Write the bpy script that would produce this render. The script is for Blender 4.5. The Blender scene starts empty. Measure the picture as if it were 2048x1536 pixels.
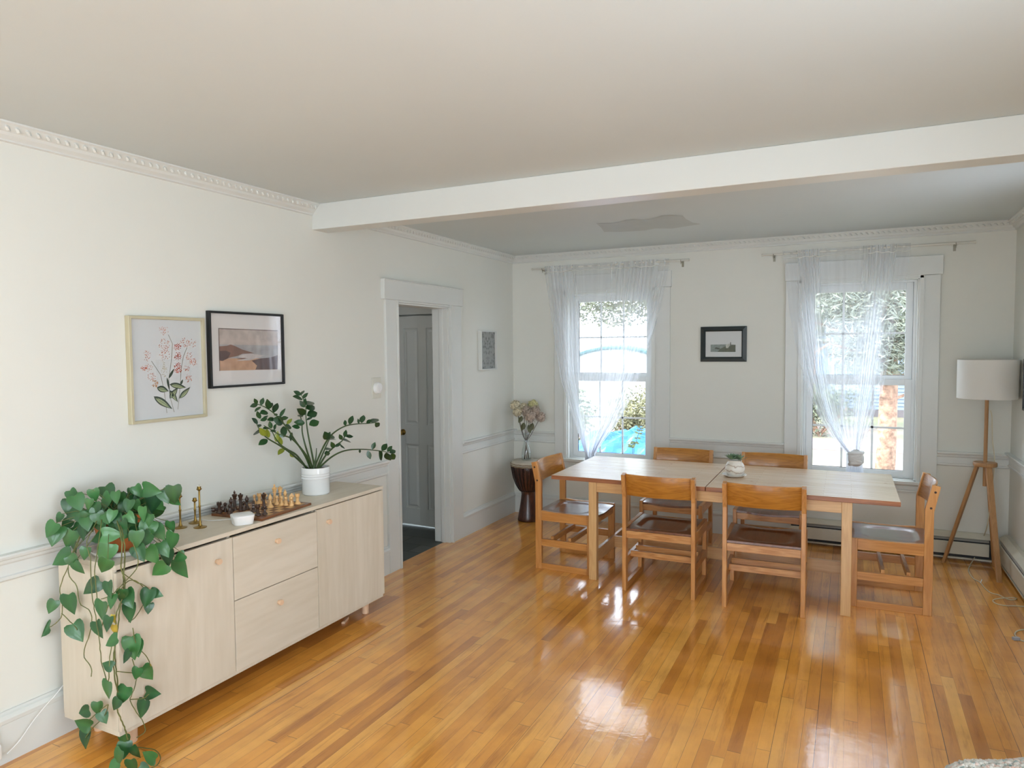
import bpy, bmesh, math, random
from mathutils import Vector, Matrix
PI = math.pi
sc = bpy.context.scene
COL = sc.collection
RND = random.Random(7)

# ------------------------------------------------------------------ camera
CAM = Vector((3.0485, -6.2544, 1.65))
AR = Vector((0.89816892, 0.43957648, -0.00806883))
AU = Vector((-0.01537105, 0.04973807, 0.99864401))
AF = Vector((-0.43938174, 0.89682699, -0.05142994))
FPX = 1388.5
cam = bpy.data.cameras.new('camera')
cam_ob = bpy.data.objects.new('camera', cam)
COL.objects.link(cam_ob)
cam.sensor_width = 36.0
cam.lens = FPX / 2048 * 36.0
cam.clip_start = 0.05
cam.clip_end = 300
m3 = Matrix((AR, AU, -AF)).transposed()
cam_ob.matrix_world = Matrix.Translation(CAM) @ m3.to_4x4()
sc.camera = cam_ob

# ------------------------------------------------------------------ colour management, sky, sun, daylight
sc.view_settings.view_transform = 'Standard'
sc.view_settings.look = 'None'
sc.view_settings.gamma = 1.0
sc.view_settings.use_curve_mapping = False
sc.view_settings.exposure = 0.08
sc.cycles.max_bounces = 8
sc.cycles.diffuse_bounces = 4
sc.cycles.adaptive_threshold = 0.06
sc.cycles.adaptive_min_samples = 16
sc.cycles.glossy_bounces = 4
sc.cycles.transparent_max_bounces = 16
sc.cycles.transmission_bounces = 6
sc.cycles.use_denoising = True
sc.cycles.sample_clamp_indirect = 6.0

SKY = 7.4
wd = bpy.data.worlds.new('sky')
sc.world = wd
wd.use_nodes = True
wn = wd.node_tree
bg = wn.nodes['Background']
bg.inputs[0].default_value = (0.76, 0.86, 1.0, 1)
bg.inputs[1].default_value = SKY

sun = bpy.data.lights.new('sun', 'SUN')
sun.energy = 9.0
sun.angle = 0.02
sun.color = (1.0, 0.93, 0.80)
sun_ob = bpy.data.objects.new('sun', sun)
COL.objects.link(sun_ob)
sun_ob.location = (-10, -10, 20)
sun_ob.rotation_euler = Vector((-0.75, -0.35, 0.62)).to_track_quat('Z', 'Y').to_euler()

def area(name, loc, direction, w, h, power, color=(1, 1, 1), portal=False):
    L = bpy.data.lights.new(name, 'AREA')
    L.shape = 'RECTANGLE'
    L.size = w
    L.size_y = h
    L.energy = power
    L.color = color
    if portal:
        L.cycles.is_portal = True
    o = bpy.data.objects.new(name, L)
    COL.objects.link(o)
    o.location = loc
    o.rotation_euler = Vector(direction).to_track_quat('-Z', 'Y').to_euler()
    return o

W, H = 4.12, 2.557          # room width, ceiling height
YN = -9.0                   # near wall
DAY = (0.79, 0.905, 1.0)
# daylight coming in through the windows behind and to the right of the camera
area('daylight_near_window', (1.65, YN + 0.02, 1.45), (0, 1, 0), 0.9, 1.5, 24, DAY)
area('daylight_near_window', (3.05, YN + 0.02, 1.45), (0, 1, 0), 1.1, 1.5, 29, DAY)
area('daylight_right_window', (W - 0.02, -7.3, 1.45), (-1, 0, 0), 1.3, 1.5, 20, DAY)
area('daylight_right_window', (W - 0.02, -5.2, 1.45), (-1, 0, 0), 1.2, 1.5, 15, DAY)
for cx in (1.0, 3.09):
    area('sky_portal', (cx, 0.22, 1.37), (0, -1, 0), 0.9, 1.62, 1, portal=True)

# ------------------------------------------------------------------ pixel helpers: a point of the photograph on a plane of the room
def ray(u, v):
    return AF + AR * ((u - 1024) / FPX) + AU * ((768 - v) / FPX)
def onx(u, v, x):
    d = ray(u, v); return CAM + d * ((x - CAM.x) / d.x)
def ony(u, v, y):
    d = ray(u, v); return CAM + d * ((y - CAM.y) / d.y)
def onz(u, v, z):
    d = ray(u, v); return CAM + d * ((z - CAM.z) / d.z)
def ondepth(u, v, D):
    return CAM + ray(u, v) * D

# ------------------------------------------------------------------ materials
def lin(c):
    return tuple(((x / 255) / 12.92 if x / 255 <= 0.04045 else ((x / 255 + 0.055) / 1.055) ** 2.4) for x in c) + (1,)
_M = {}
def new(name):
    m = bpy.data.materials.new(name)
    m.use_nodes = True
    nt = m.node_tree
    return m, nt, nt.nodes['Principled BSDF']
def N(nt, t, **kw):
    n = nt.nodes.new(t)
    for k, v in kw.items():
        if k in n.bl_rna.properties.keys():
            setattr(n, k, v)
    return n
def mathn(nt, op, a, b=None, c=None):
    n = nt.nodes.new('ShaderNodeMath'); n.operation = op
    for i, x in enumerate((a, b, c)):
        if x is None: continue
        if isinstance(x, (int, float)): n.inputs[i].default_value = x
        else: nt.links.new(x, n.inputs[i])
    return n.outputs[0]
def ramp(nt, fac, stops):
    n = nt.nodes.new('ShaderNodeValToRGB')
    e = n.color_ramp.elements
    while len(e) < len(stops): e.new(0.5)
    for i, (p, c) in enumerate(stops):
        e[i].position = p; e[i].color = c
    if fac is not None: nt.links.new(fac, n.inputs[0])
    return n.outputs[0]
def mat(name, rgb, rough=0.5, metal=0.0, var=0.06, scale=8.0, bump=0.0, bscale=60.0, coat=0.0, spec=0.5, sheen=0.0, trans=0.0):
    if name in _M: return _M[name]
    m, nt, b = new(name)
    c = lin(rgb)
    tc = N(nt, 'ShaderNodeTexCoord')
    no = N(nt, 'ShaderNodeTexNoise'); no.inputs['Scale'].default_value = scale; no.inputs['Detail'].default_value = 3
    nt.links.new(tc.outputs['Object'], no.inputs['Vector'])
    lo = tuple(x * (1 - var) for x in c[:3]) + (1,)
    hi = tuple(min(1, x * (1 + var)) for x in c[:3]) + (1,)
    nt.links.new(ramp(nt, no.outputs['Fac'], [(0.3, lo), (0.7, hi)]), b.inputs['Base Color'])
    b.inputs['Roughness'].default_value = rough
    b.inputs['Metallic'].default_value = metal
    b.inputs['Coat Weight'].default_value = coat
    b.inputs['Specular IOR Level'].default_value = spec
    b.inputs['Sheen Weight'].default_value = sheen
    if bump:
        n2 = N(nt, 'ShaderNodeTexNoise'); n2.inputs['Scale'].default_value = bscale; n2.inputs['Detail'].default_value = 4
        nt.links.new(tc.outputs['Object'], n2.inputs['Vector'])
        bp = N(nt, 'ShaderNodeBump'); bp.inputs['Strength'].default_value = bump; bp.inputs['Distance'].default_value = 0.01
        nt.links.new(n2.outputs['Fac'], bp.inputs['Height'])
        nt.links.new(bp.outputs[0], b.inputs['Normal'])
    _M[name] = m
    return m
def wood(name, dark, light, axis='z', gs=22.0, rough=0.35, coat=0.25, stretch=0.07, ring=0.45):
    """straight grain running along one axis of the object"""
    if name in _M: return _M[name]
    m, nt, b = new(name)
    tc = N(nt, 'ShaderNodeTexCoord')
    mp = N(nt, 'ShaderNodeMapping')
    s = [1, 1, 1]; s['xyz'.index(axis)] = stretch
    mp.inputs['Scale'].default_value = s
    nt.links.new(tc.outputs['Object'], mp.inputs['Vector'])
    n1 = N(nt, 'ShaderNodeTexNoise'); n1.inputs['Scale'].default_value = gs; n1.inputs['Detail'].default_value = 2; n1.inputs['Distortion'].default_value = 0.6
    n2 = N(nt, 'ShaderNodeTexNoise'); n2.inputs['Scale'].default_value = gs * 9; n2.inputs['Detail'].default_value = 3
    nt.links.new(mp.outputs[0], n1.inputs['Vector']); nt.links.new(mp.outputs[0], n2.inputs['Vector'])
    rings = mathn(nt, 'FRACT', mathn(nt, 'MULTIPLY', n1.outputs['Fac'], 7.0))
    tri = mathn(nt, 'ABSOLUTE', mathn(nt, 'SUBTRACT', rings, 0.5))
    f = mathn(nt, 'ADD', mathn(nt, 'MULTIPLY', tri, ring), mathn(nt, 'MULTIPLY', n2.outputs['Fac'], 0.35))
    f = mathn(nt, 'ADD', f, mathn(nt, 'MULTIPLY', n1.outputs['Fac'], 0.7 - ring * 0.5))
    nt.links.new(ramp(nt, f, [(0.28, lin(dark)), (0.78, lin(light))]), b.inputs['Base Color'])
    b.inputs['Roughness'].default_value = rough
    b.inputs['Coat Weight'].default_value = coat
    b.inputs['Coat Roughness'].default_value = 0.15
    _M[name] = m
    return m

def floor_material():
    m, nt, b = new('maple_strip_floor')
    geo = N(nt, 'ShaderNodeNewGeometry')
    sep = N(nt, 'ShaderNodeSeparateXYZ'); nt.links.new(geo.outputs['Position'], sep.inputs[0])
    X, Y = sep.outputs[0], sep.outputs[1]
    u = mathn(nt, 'DIVIDE', mathn(nt, 'ADD', X, 10.013), 0.0535)
    i = mathn(nt, 'FLOOR', u)
    fx = mathn(nt, 'FRACT', u)
    w1 = N(nt, 'ShaderNodeTexWhiteNoise', noise_dimensions='1D'); nt.links.new(i, w1.inputs['W'])
    ri = w1.outputs['Value']
    Lr = mathn(nt, 'ADD', 0.75, mathn(nt, 'MULTIPLY', ri, 0.9))
    v = mathn(nt, 'DIVIDE', mathn(nt, 'ADD', Y, mathn(nt, 'MULTIPLY', ri, 37.7)), Lr)
    v = mathn(nt, 'ADD', v, 40.0)
    j = mathn(nt, 'FLOOR', v)
    fy = mathn(nt, 'FRACT', v)
    cb = N(nt, 'ShaderNodeCombineXYZ'); nt.links.new(i, cb.inputs[0]); nt.links.new(j, cb.inputs[1])
    w2 = N(nt, 'ShaderNodeTexWhiteNoise', noise_dimensions='2D'); nt.links.new(cb.outputs[0], w2.inputs['Vector'])
    rb = w2.outputs['Value']
    # grain
    gv = N(nt, 'ShaderNodeCombineXYZ')
    nt.links.new(mathn(nt, 'MULTIPLY', X, 1.0), gv.inputs[0])
    nt.links.new(mathn(nt, 'MULTIPLY', Y, 0.085), gv.inputs[1])
    nt.links.new(mathn(nt, 'MULTIPLY', rb, 9.0), gv.inputs[2])
    g1 = N(nt, 'ShaderNodeTexNoise'); g1.inputs['Scale'].default_value = 26; g1.inputs['Detail'].default_value = 3; g1.inputs['Distortion'].default_value = 0.5
    nt.links.new(gv.outputs[0], g1.inputs['Vector'])
    g2 = N(nt, 'ShaderNodeTexNoise'); g2.inputs['Scale'].default_value = 190; g2.inputs['Detail'].default_value = 2
    nt.links.new(gv.outputs[0], g2.inputs['Vector'])
    bl = N(nt, 'ShaderNodeTexNoise'); bl.inputs['Scale'].default_value = 5.0; bl.inputs['Detail'].default_value = 4
    nt.links.new(geo.outputs['Position'], bl.inputs['Vector'])
    base = ramp(nt, rb, [(0.0, lin((192, 122, 46))), (0.07, lin((210, 140, 54))), (0.2, lin((228, 156, 62))), (0.6, lin((237, 166, 69))), (0.85, lin((242, 174, 78))), (1.0, lin((245, 184, 92)))])
    gf = mathn(nt, 'ADD', mathn(nt, 'MULTIPLY', g1.outputs['Fac'], 0.75), mathn(nt, 'MULTIPLY', g2.outputs['Fac'], 0.25))
    gm = ramp(nt, gf, [(0.28, (0.66, 0.56, 0.45, 1)), (0.47, (0.97, 0.95, 0.93, 1)), (0.7, (1.05, 1.05, 1.05, 1))])
    mx = N(nt, 'ShaderNodeMix', data_type='RGBA', blend_type='MULTIPLY'); mx.inputs[0].default_value = 1.0
    nt.links.new(base, mx.inputs[6]); nt.links.new(gm, mx.inputs[7])
    bm = ramp(nt, bl.outputs['Fac'], [(0.3, (0.86, 0.82, 0.76, 1)), (0.62, (1.03, 1.03, 1.03, 1))])
    mx2 = N(nt, 'ShaderNodeMix', data_type='RGBA', blend_type='MULTIPLY'); mx2.inputs[0].default_value = 1.0
    nt.links.new(mx.outputs[2], mx2.inputs[6]); nt.links.new(bm, mx2.inputs[7])
    # gaps between strips, some open wider than others; butt joints
    w3 = N(nt, 'ShaderNodeTexWhiteNoise', noise_dimensions='1D'); nt.links.new(mathn(nt, 'ADD', i, 0.37), w3.inputs['W'])
    gw = mathn(nt, 'ADD', 0.014, mathn(nt, 'MULTIPLY', mathn(nt, 'POWER', w3.outputs['Value'], 5.0), 0.05))
    gapx = mathn(nt, 'LESS_THAN', fx, gw)
    gapy = mathn(nt, 'LESS_THAN', fy, 0.0022)
    dk = mathn(nt, 'MULTIPLY', gapx, mathn(nt, 'ADD', 0.45, mathn(nt, 'MULTIPLY', w3.outputs['Value'], 0.5)))
    dk = mathn(nt, 'MAXIMUM', dk, mathn(nt, 'MULTIPLY', gapy, 0.6))
    mx3 = N(nt, 'ShaderNodeMix', data_type='RGBA'); nt.links.new(dk, mx3.inputs[0])
    nt.links.new(mx2.outputs[2], mx3.inputs[6]); mx3.inputs[7].default_value = lin((62, 32, 14))
    nt.links.new(mx3.outputs[2], b.inputs['Base Color'])
    b.inputs['Roughness'].default_value = 0.30
    b.inputs['Coat Weight'].default_value = 1.0
    b.inputs['Coat IOR'].default_value = 1.5
    rr = ramp(nt, bl.outputs['Fac'], [(0.3, (0.05, 0.05, 0.05, 1)), (0.7, (0.13, 0.13, 0.13, 1))])
    nt.links.new(rr, b.inputs['Coat Roughness'])
    wv = N(nt, 'ShaderNodeTexNoise'); wv.inputs['Scale'].default_value = 14; wv.inputs['Detail'].default_value = 3
    nt.links.new(geo.outputs['Position'], wv.inputs['Vector'])
    hgt = mathn(nt, 'SUBTRACT', mathn(nt, 'MULTIPLY', wv.outputs['Fac'], 0.5), mathn(nt, 'MULTIPLY', gapx, 0.12))
    cup = mathn(nt, 'MULTIPLY', mathn(nt, 'MULTIPLY', fx, mathn(nt, 'SUBTRACT', 1.0, fx)), 0.25)
    fw_ = N(nt, 'ShaderNodeTexNoise'); fw_.inputs['Scale'].default_value = 70; fw_.inputs['Detail'].default_value = 3
    nt.links.new(geo.outputs['Position'], fw_.inputs['Vector'])
    hgt = mathn(nt, 'ADD', mathn(nt, 'ADD', hgt, cup), mathn(nt, 'MULTIPLY', fw_.outputs['Fac'], 0.10))
    bp = N(nt, 'ShaderNodeBump'); bp.inputs['Strength'].default_value = 0.22; bp.inputs['Distance'].default_value = 0.006
    nt.links.new(hgt, bp.inputs['Height'])
    nt.links.new(bp.outputs[0], b.inputs['Normal']); nt.links.new(bp.outputs[0], b.inputs['Coat Normal'])
    return m

def tile_material():
    m, nt, b = new('dark_slate_tile')
    geo = N(nt, 'ShaderNodeNewGeometry')
    mp = N(nt, 'ShaderNodeMapping'); mp.inputs['Rotation'].default_value = (0, 0, 0.0)
    nt.links.new(geo.outputs['Position'], mp.inputs['Vector'])
    br = N(nt, 'ShaderNodeTexBrick')
    br.inputs['Scale'].default_value = 1.0
    br.inputs['Brick Width'].default_value = 0.4; br.inputs['Row Height'].default_value = 0.2
    br.inputs['Mortar Size'].default_value = 0.006
    br.inputs['Color1'].default_value = lin((62, 68, 66)); br.inputs['Color2'].default_value = lin((84, 88, 84))
    br.inputs['Mortar'].default_value = lin((44, 46, 44))
    nt.links.new(mp.outputs[0], br.inputs['Vector'])
    nt.links.new(br.outputs['Color'], b.inputs['Base Color'])
    b.inputs['Roughness'].default_value = 0.45
    return m

def butcher_material():
    m, nt, b = new('birch_butcher_block')
    tc = N(nt, 'ShaderNodeTexCoord')
    br = N(nt, 'ShaderNodeTexBrick')
    br.offset_frequency = 2; br.offset = 0.37
    br.inputs['Scale'].default_value = 1.0
    br.inputs['Brick Width'].default_value = 0.42; br.inputs['Row Height'].default_value = 0.043
    br.inputs['Mortar Size'].default_value = 0.0007; br.inputs['Mortar Smooth'].default_value = 0.4
    br.inputs['Color1'].default_value = lin((242, 214, 180)); br.inputs['Color2'].default_value = lin((230, 194, 154))
    br.inputs['Mortar'].default_value = lin((150, 104, 66))
    nt.links.new(tc.outputs['Object'], br.inputs['Vector'])
    mp = N(nt, 'ShaderNodeMapping'); mp.inputs['Scale'].default_value = (0.09, 1, 1)
    nt.links.new(tc.outputs['Object'], mp.inputs['Vector'])
    n1 = N(nt, 'ShaderNodeTexNoise'); n1.inputs['Scale'].default_value = 60; n1.inputs['Detail'].default_value = 4
    nt.links.new(mp.outputs[0], n1.inputs['Vector'])
    vo = N(nt, 'ShaderNodeTexVoronoi'); vo.inputs['Scale'].default_value = 5.5
    nt.links.new(tc.outputs['Object'], vo.inputs['Vector'])
    knot = ramp(nt, vo.outputs['Distance'], [(0.0, (0.45, 0.3, 0.2, 1)), (0.045, (0.72, 0.6, 0.5, 1)), (0.07, (1, 1, 1, 1))])
    gr = ramp(nt, n1.outputs['Fac'], [(0.3, (0.82, 0.78, 0.72, 1)), (0.65, (1.05, 1.05, 1.05, 1))])
    a = N(nt, 'ShaderNodeMix', data_type='RGBA', blend_type='MULTIPLY'); a.inputs[0].default_value = 1
    nt.links.new(br.outputs['Color'], a.inputs[6]); nt.links.new(gr, a.inputs[7])
    c = N(nt, 'ShaderNodeMix', data_type='RGBA', blend_type='MULTIPLY'); c.inputs[0].default_value = 1
    nt.links.new(a.outputs[2], c.inputs[6]); nt.links.new(knot, c.inputs[7])
    nt.links.new(c.outputs[2], b.inputs['Base Color'])
    b.inputs['Roughness'].default_value = 0.36
    b.inputs['Coat Weight'].default_value = 1.0
    b.inputs['Coat Roughness'].default_value = 0.2
    return m

def glass_material(name='window_glass', tint=(1, 1, 1, 1), refl=0.06, rough=0.0):
    if name in _M: return _M[name]
    m = bpy.data.materials.new(name); m.use_nodes = True
    nt = m.node_tree; nt.nodes.clear()
    out = N(nt, 'ShaderNodeOutputMaterial')
    t = N(nt, 'ShaderNodeBsdfTransparent'); t.inputs[0].default_value = tint
    g = N(nt, 'ShaderNodeBsdfGlossy'); g.inputs['Roughness'].default_value = rough
    fr = N(nt, 'ShaderNodeFresnel'); fr.inputs['IOR'].default_value = 1.5
    mx = N(nt, 'ShaderNodeMixShader')
    gm_ = N(nt, 'ShaderNodeNewGeometry')          # the inner face of the pane adds no second mirror
    f = mathn(nt, 'MULTIPLY', mathn(nt, 'MULTIPLY', fr.outputs[0], refl / 0.04), mathn(nt, 'SUBTRACT', 1.0, gm_.outputs['Backfacing']))
    f = mathn(nt, 'MINIMUM', f, 0.9)
    nt.links.new(f, mx.inputs[0]); nt.links.new(t.outputs[0], mx.inputs[1]); nt.links.new(g.outputs[0], mx.inputs[2])
    nt.links.new(mx.outputs[0], out.inputs[0])
    _M[name] = m
    return m

def sheer_material():
    m = bpy.data.materials.new('sheer_voile'); m.use_nodes = True
    nt = m.node_tree; nt.nodes.clear()
    out = N(nt, 'ShaderNodeOutputMaterial')
    t = N(nt, 'ShaderNodeBsdfTransparent'); t.inputs[0].default_value = (0.97, 0.98, 1, 1)
    d = N(nt, 'ShaderNodeBsdfDiffuse'); d.inputs[0].default_value = (0.93, 0.94, 0.95, 1)
    tr = N(nt, 'ShaderNodeBsdfTranslucent'); tr.inputs[0].default_value = (0.93, 0.96, 1.0, 1)
    dm = N(nt, 'ShaderNodeMixShader'); dm.inputs[0].default_value = 0.5
    nt.links.new(d.outputs[0], dm.inputs[1]); nt.links.new(tr.outputs[0], dm.inputs[2])
    uv = N(nt, 'ShaderNodeUVMap')
    mp = N(nt, 'ShaderNodeMapping'); mp.inputs['Scale'].default_value = (60, 1.2, 1)
    nt.links.new(uv.outputs[0], mp.inputs['Vector'])
    n = N(nt, 'ShaderNodeTexNoise'); n.inputs['Scale'].default_value = 1.0; n.inputs['Detail'].default_value = 1
    nt.links.new(mp.outputs[0], n.inputs['Vector'])
    f = ramp(nt, n.outputs['Fac'], [(0.35, (0.22, 0.22, 0.22, 1)), (0.7, (0.32, 0.32, 0.32, 1))])
    at = N(nt, 'ShaderNodeAttribute'); at.attribute_name = 'tone'      # how many layers of cloth the gathering stacks up
    f = mathn(nt, 'SUBTRACT', 1.0, mathn(nt, 'POWER', mathn(nt, 'SUBTRACT', 1.0, f), mathn(nt, 'MULTIPLY', at.outputs['Fac'], 1.15)))
    f = mathn(nt, 'MINIMUM', f, 0.93)
    mx = N(nt, 'ShaderNodeMixShader')
    nt.links.new(f, mx.inputs[0]); nt.links.new(t.outputs[0], mx.inputs[1]); nt.links.new(dm.outputs[0], mx.inputs[2])
    nt.links.new(mx.outputs[0], out.inputs[0])
    return m

def leaf_material(name, dark, light, rough=0.32):
    if name in _M: return _M[name]
    m, nt, b = new(name)
    tc = N(nt, 'ShaderNodeTexCoord')
    n = N(nt, 'ShaderNodeTexNoise'); n.inputs['Scale'].default_value = 9; n.inputs['Detail'].default_value = 2
    nt.links.new(tc.outputs['Object'], n.inputs['Vector'])
    at = N(nt, 'ShaderNodeAttribute'); at.attribute_name = 'tone'
    f = mathn(nt, 'ADD', mathn(nt, 'MULTIPLY', n.outputs['Fac'], 0.5), mathn(nt, 'MULTIPLY', at.outputs['Fac'], 0.6))
    nt.links.new(ramp(nt, f, [(0.2, lin(dark)), (0.8, lin(light))]), b.inputs['Base Color'])
    b.inputs['Roughness'].default_value = rough
    b.inputs['Subsurface Weight'].default_value = 0.0
    b.inputs['Coat Weight'].default_value = 0.15
    _M[name] = m
    return m

M_wall = mat('painted_plaster', (222, 222, 213), 0.75, var=0.012, scale=2.5, bump=0.05, bscale=25)
M_trim = mat('white_gloss_trim', (215, 217, 212), 0.38, var=0.01, scale=4)
M_ceil = mat('ceiling_paint', (205, 213, 213), 0.85, var=0.015, scale=1.5, bump=0.04, bscale=12)
M_vinyl = mat('white_vinyl', (222, 225, 224), 0.35, var=0.01)
M_floor = floor_material()
M_tile = tile_material()
M_glass = glass_material()
M_pglass = glass_material('picture_glass', refl=0.055, rough=0.02)
M_sheer = sheer_material()
M_brass = mat('aged_brass', (150, 122, 62), 0.32, metal=0.9, var=0.2, scale=30)
M_black = mat('black_lacquer', (20, 22, 22), 0.35, var=0.1)
M_whitepl = mat('white_plastic', (232, 232, 230), 0.35, var=0.01)
M_cream = mat('cream_enamel', (206, 202, 184), 0.4, var=0.03)
M_dark = mat('dark_slot', (24, 28, 30), 0.5, var=0.1)

# ------------------------------------------------------------------ mesh builder
class MB:
    def __init__(s): s.v = []; s.f = []; s.uv = None; s.tone = None
    def add(s, vs, fs):
        n = len(s.v); s.v += [tuple(v) for v in vs]; s.f += [tuple(i + n for i in f) for f in fs]; return s
    def box(s, x0, x1, y0, y1, z0, z1, mtx=None):
        vs = [Vector((x, y, z)) for z in (z0, z1) for y in (y0, y1) for x in (x0, x1)]
        if mtx is not None: vs = [mtx @ v for v in vs]
        return s.add(vs, [(0, 2, 3, 1), (4, 5, 7, 6), (0, 1, 5, 4), (2, 6, 7, 3), (0, 4, 6, 2), (1, 3, 7, 5)])
    def prism(s, poly, axis, a, b):
        """poly in the two other axes (cyclic order), extruded along axis from a to b"""
        def P(p, t):
            if axis == 'x': return (t, p[0], p[1])
            if axis == 'y': return (p[0], t, p[1])
            return (p[0], p[1], t)
        n = len(poly)
        vs = [P(p, a) for p in poly] + [P(p, b) for p in poly]
        fs = [tuple(range(n))[::-1], tuple(range(n, 2 * n))] + [(i, (i + 1) % n, n + (i + 1) % n, n + i) for i in range(n)]
        return s.add(vs, fs)
    def tube(s, pts, r, n=8, cap=True):
        pts = [Vector(p) for p in pts]
        rs = r if isinstance(r, (list, tuple)) else [r] * len(pts)
        rings = []; a = None
        for i, p in enumerate(pts):
            t = (pts[min(i + 1, len(pts) - 1)] - pts[max(i - 1, 0)])
            if t.length < 1e-9: t = Vector((0, 0, 1))
            t.normalize()
            a = t.orthogonal() if a is None else a - t * a.dot(t)
            if a.length < 1e-6: a = t.orthogonal()
            a.normalize(); b = t.cross(a)
            rings.append([p + (a * math.cos(2 * PI * k / n) + b * math.sin(2 * PI * k / n)) * rs[i] for k in range(n)])
        base = len(s.v)
        for rg in rings: s.v += [tuple(q) for q in rg]
        for i in range(len(pts) - 1):
            for k in range(n):
                a0 = base + i * n + k; a1 = base + i * n + (k + 1) % n
                s.f.append((a0, a1, a1 + n, a0 + n))
        if cap:
            s.f.append(tuple(base + k for k in range(n))[::-1])
            s.f.append(tuple(base + (len(pts) - 1) * n + k for k in range(n)))
        return s
    def lathe(s, prof, c=(0, 0, 0), n=24, caps=True):
        base = len(s.v)
        for r, z in prof:
            for k in range(n):
                s.v.append((c[0] + r * math.cos(2 * PI * k / n), c[1] + r * math.sin(2 * PI * k / n), c[2] + z))
        for i in range(len(prof) - 1):
            for k in range(n):
                a0 = base + i * n + k; a1 = base + i * n + (k + 1) % n
                s.f.append((a0, a1, a1 + n, a0 + n))
        if caps:
            s.f.append(tuple(base + k for k in range(n))[::-1])
            s.f.append(tuple(base + (len(prof) - 1) * n + k for k in range(n)))
        return s
    def ball(s, c, r, sc3=(1, 1, 1), n=10, m=7):
        prof = []
        base = len(s.v)
        for i in range(m + 1):
            th = PI * i / m
            for k in range(n):
                s.v.append((c[0] + r * sc3[0] * math.sin(th) * math.cos(2 * PI * k / n), c[1] + r * sc3[1] * math.sin(th) * math.sin(2 * PI * k / n), c[2] - r * sc3[2] * math.cos(th)))
        for i in range(m):
            for k in range(n):
                a0 = base + i * n + k; a1 = base + i * n + (k + 1) % n
                s.f.append((a0, a1, a1 + n, a0 + n))
        return s
    def build(s, name, m, parent=None, smooth=False, bevel=0.0, loc=None, kind=None, seg=2, solid=0.0, sub=0):
        me = bpy.data.meshes.new(name)
        me.from_pydata(s.v, [], s.f)
        me.update()
        bmx = bmesh.new(); bmx.from_mesh(me)
        bmesh.ops.remove_doubles(bmx, verts=bmx.verts, dist=1e-6) if not s.tone and not s.uv else None
        if not s.tone and not s.uv: bmesh.ops.recalc_face_normals(bmx, faces=bmx.faces)
        bmx.to_mesh(me); bmx.free()
        if s.tone:
            at = me.attributes.new('tone', 'FLOAT', 'POINT')
            at.data.foreach_set('value', s.tone[:len(me.vertices)])
        if s.uv:
            ul = me.uv_layers.new(name='UVMap')
            for lp in me.loops: ul.data[lp.index].uv = s.uv[lp.vertex_index]
        me.materials.append(m)
        if smooth:
            me.polygons.foreach_set('use_smooth', [True] * len(me.polygons))
            if smooth == 'auto':
                try: me.set_sharp_from_angle(angle=math.radians(40))
                except Exception: pass
        o = bpy.data.objects.new(name, me)
        COL.objects.link(o)
        if loc is not None: o.location = loc
        if parent is not None: o.parent = parent
        if kind: o['kind'] = kind
        if sub:
            md = o.modifiers.new('subdivision', 'SUBSURF'); md.levels = sub; md.render_levels = sub
        if solid:
            md = o.modifiers.new('thickness', 'SOLIDIFY'); md.thickness = solid; md.offset = 0
        if bevel:
            md = o.modifiers.new('bevel', 'BEVEL'); md.width = bevel; md.segments = seg; md.limit_method = 'ANGLE'; md.angle_limit = math.radians(40)
        return o

def thing(name, label, cat, loc=(0, 0, 0), rz=0.0, group=None):
    o = bpy.data.objects.new(name, None)
    COL.objects.link(o)
    o.empty_display_size = 0.1
    o.location = loc; o.rotation_euler = (0, 0, rz)
    o['label'] = label; o['category'] = cat
    if group: o['group'] = group
    return o
def tag(o, label, cat, group=None, kind=None):
    o['label'] = label; o['category'] = cat
    if group: o['group'] = group
    if kind: o['kind'] = kind
    return o
def struct_empty(name, loc=(0, 0, 0)):
    o = bpy.data.objects.new(name, None); COL.objects.link(o); o.location = loc; o['kind'] = 'structure'
    o.empty_display_size = 0.1
    return o
def copy_tree(o, parent=None):
    c = o.copy(); COL.objects.link(c)
    if parent is not None: c.parent = parent
    for ch in list(o.children): copy_tree(ch, c)
    return c
def lerp(a, b, t): return a + (b - a) * t
def curve_at(pts, t):
    """Catmull-Rom through pts, t in 0..1"""
    n = len(pts) - 1; f = min(max(t, 0), 0.99999) * n; i = int(f); f -= i
    P = [Vector(pts[max(0, i - 1)]), Vector(pts[i]), Vector(pts[i + 1]), Vector(pts[min(n, i + 2)])]
    return 0.5 * ((2 * P[1]) + (-P[0] + P[2]) * f + (2 * P[0] - 5 * P[1] + 4 * P[2] - P[3]) * f * f + (-P[0] + 3 * P[1] - 3 * P[2] + P[3]) * f ** 3)
def smooth_pts(pts, k=6):
    n = (len(pts) - 1) * k
    return [curve_at(pts, i / n) for i in range(n + 1)]

# ================================================================== THE ROOM
WT = 0.14                                   # wall thickness
HX0, HX1, HY0, HY1 = -1.55, -WT, -2.7, -0.89   # hallway behind the doorway
DY0, DY1, DZ = -1.985, -1.24, 2.0           # doorway opening in the left wall

MB().box(0, W, YN, 0, -0.12, 0).box(-0.06, 0, DY0, DY1, -0.12, 0).build('floor', M_floor, kind='structure')
MB().box(-WT, W + WT, YN - WT, WT, H, H + 0.12).build('ceiling', M_ceil, kind='structure')
# left wall with the doorway
MB().box(-WT, 0, YN, DY0, 0, H).box(-WT, 0, DY1, 0, 0, H).box(-WT, 0, DY0, DY1, DZ, H).build('wall_left', M_wall, kind='structure')
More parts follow.
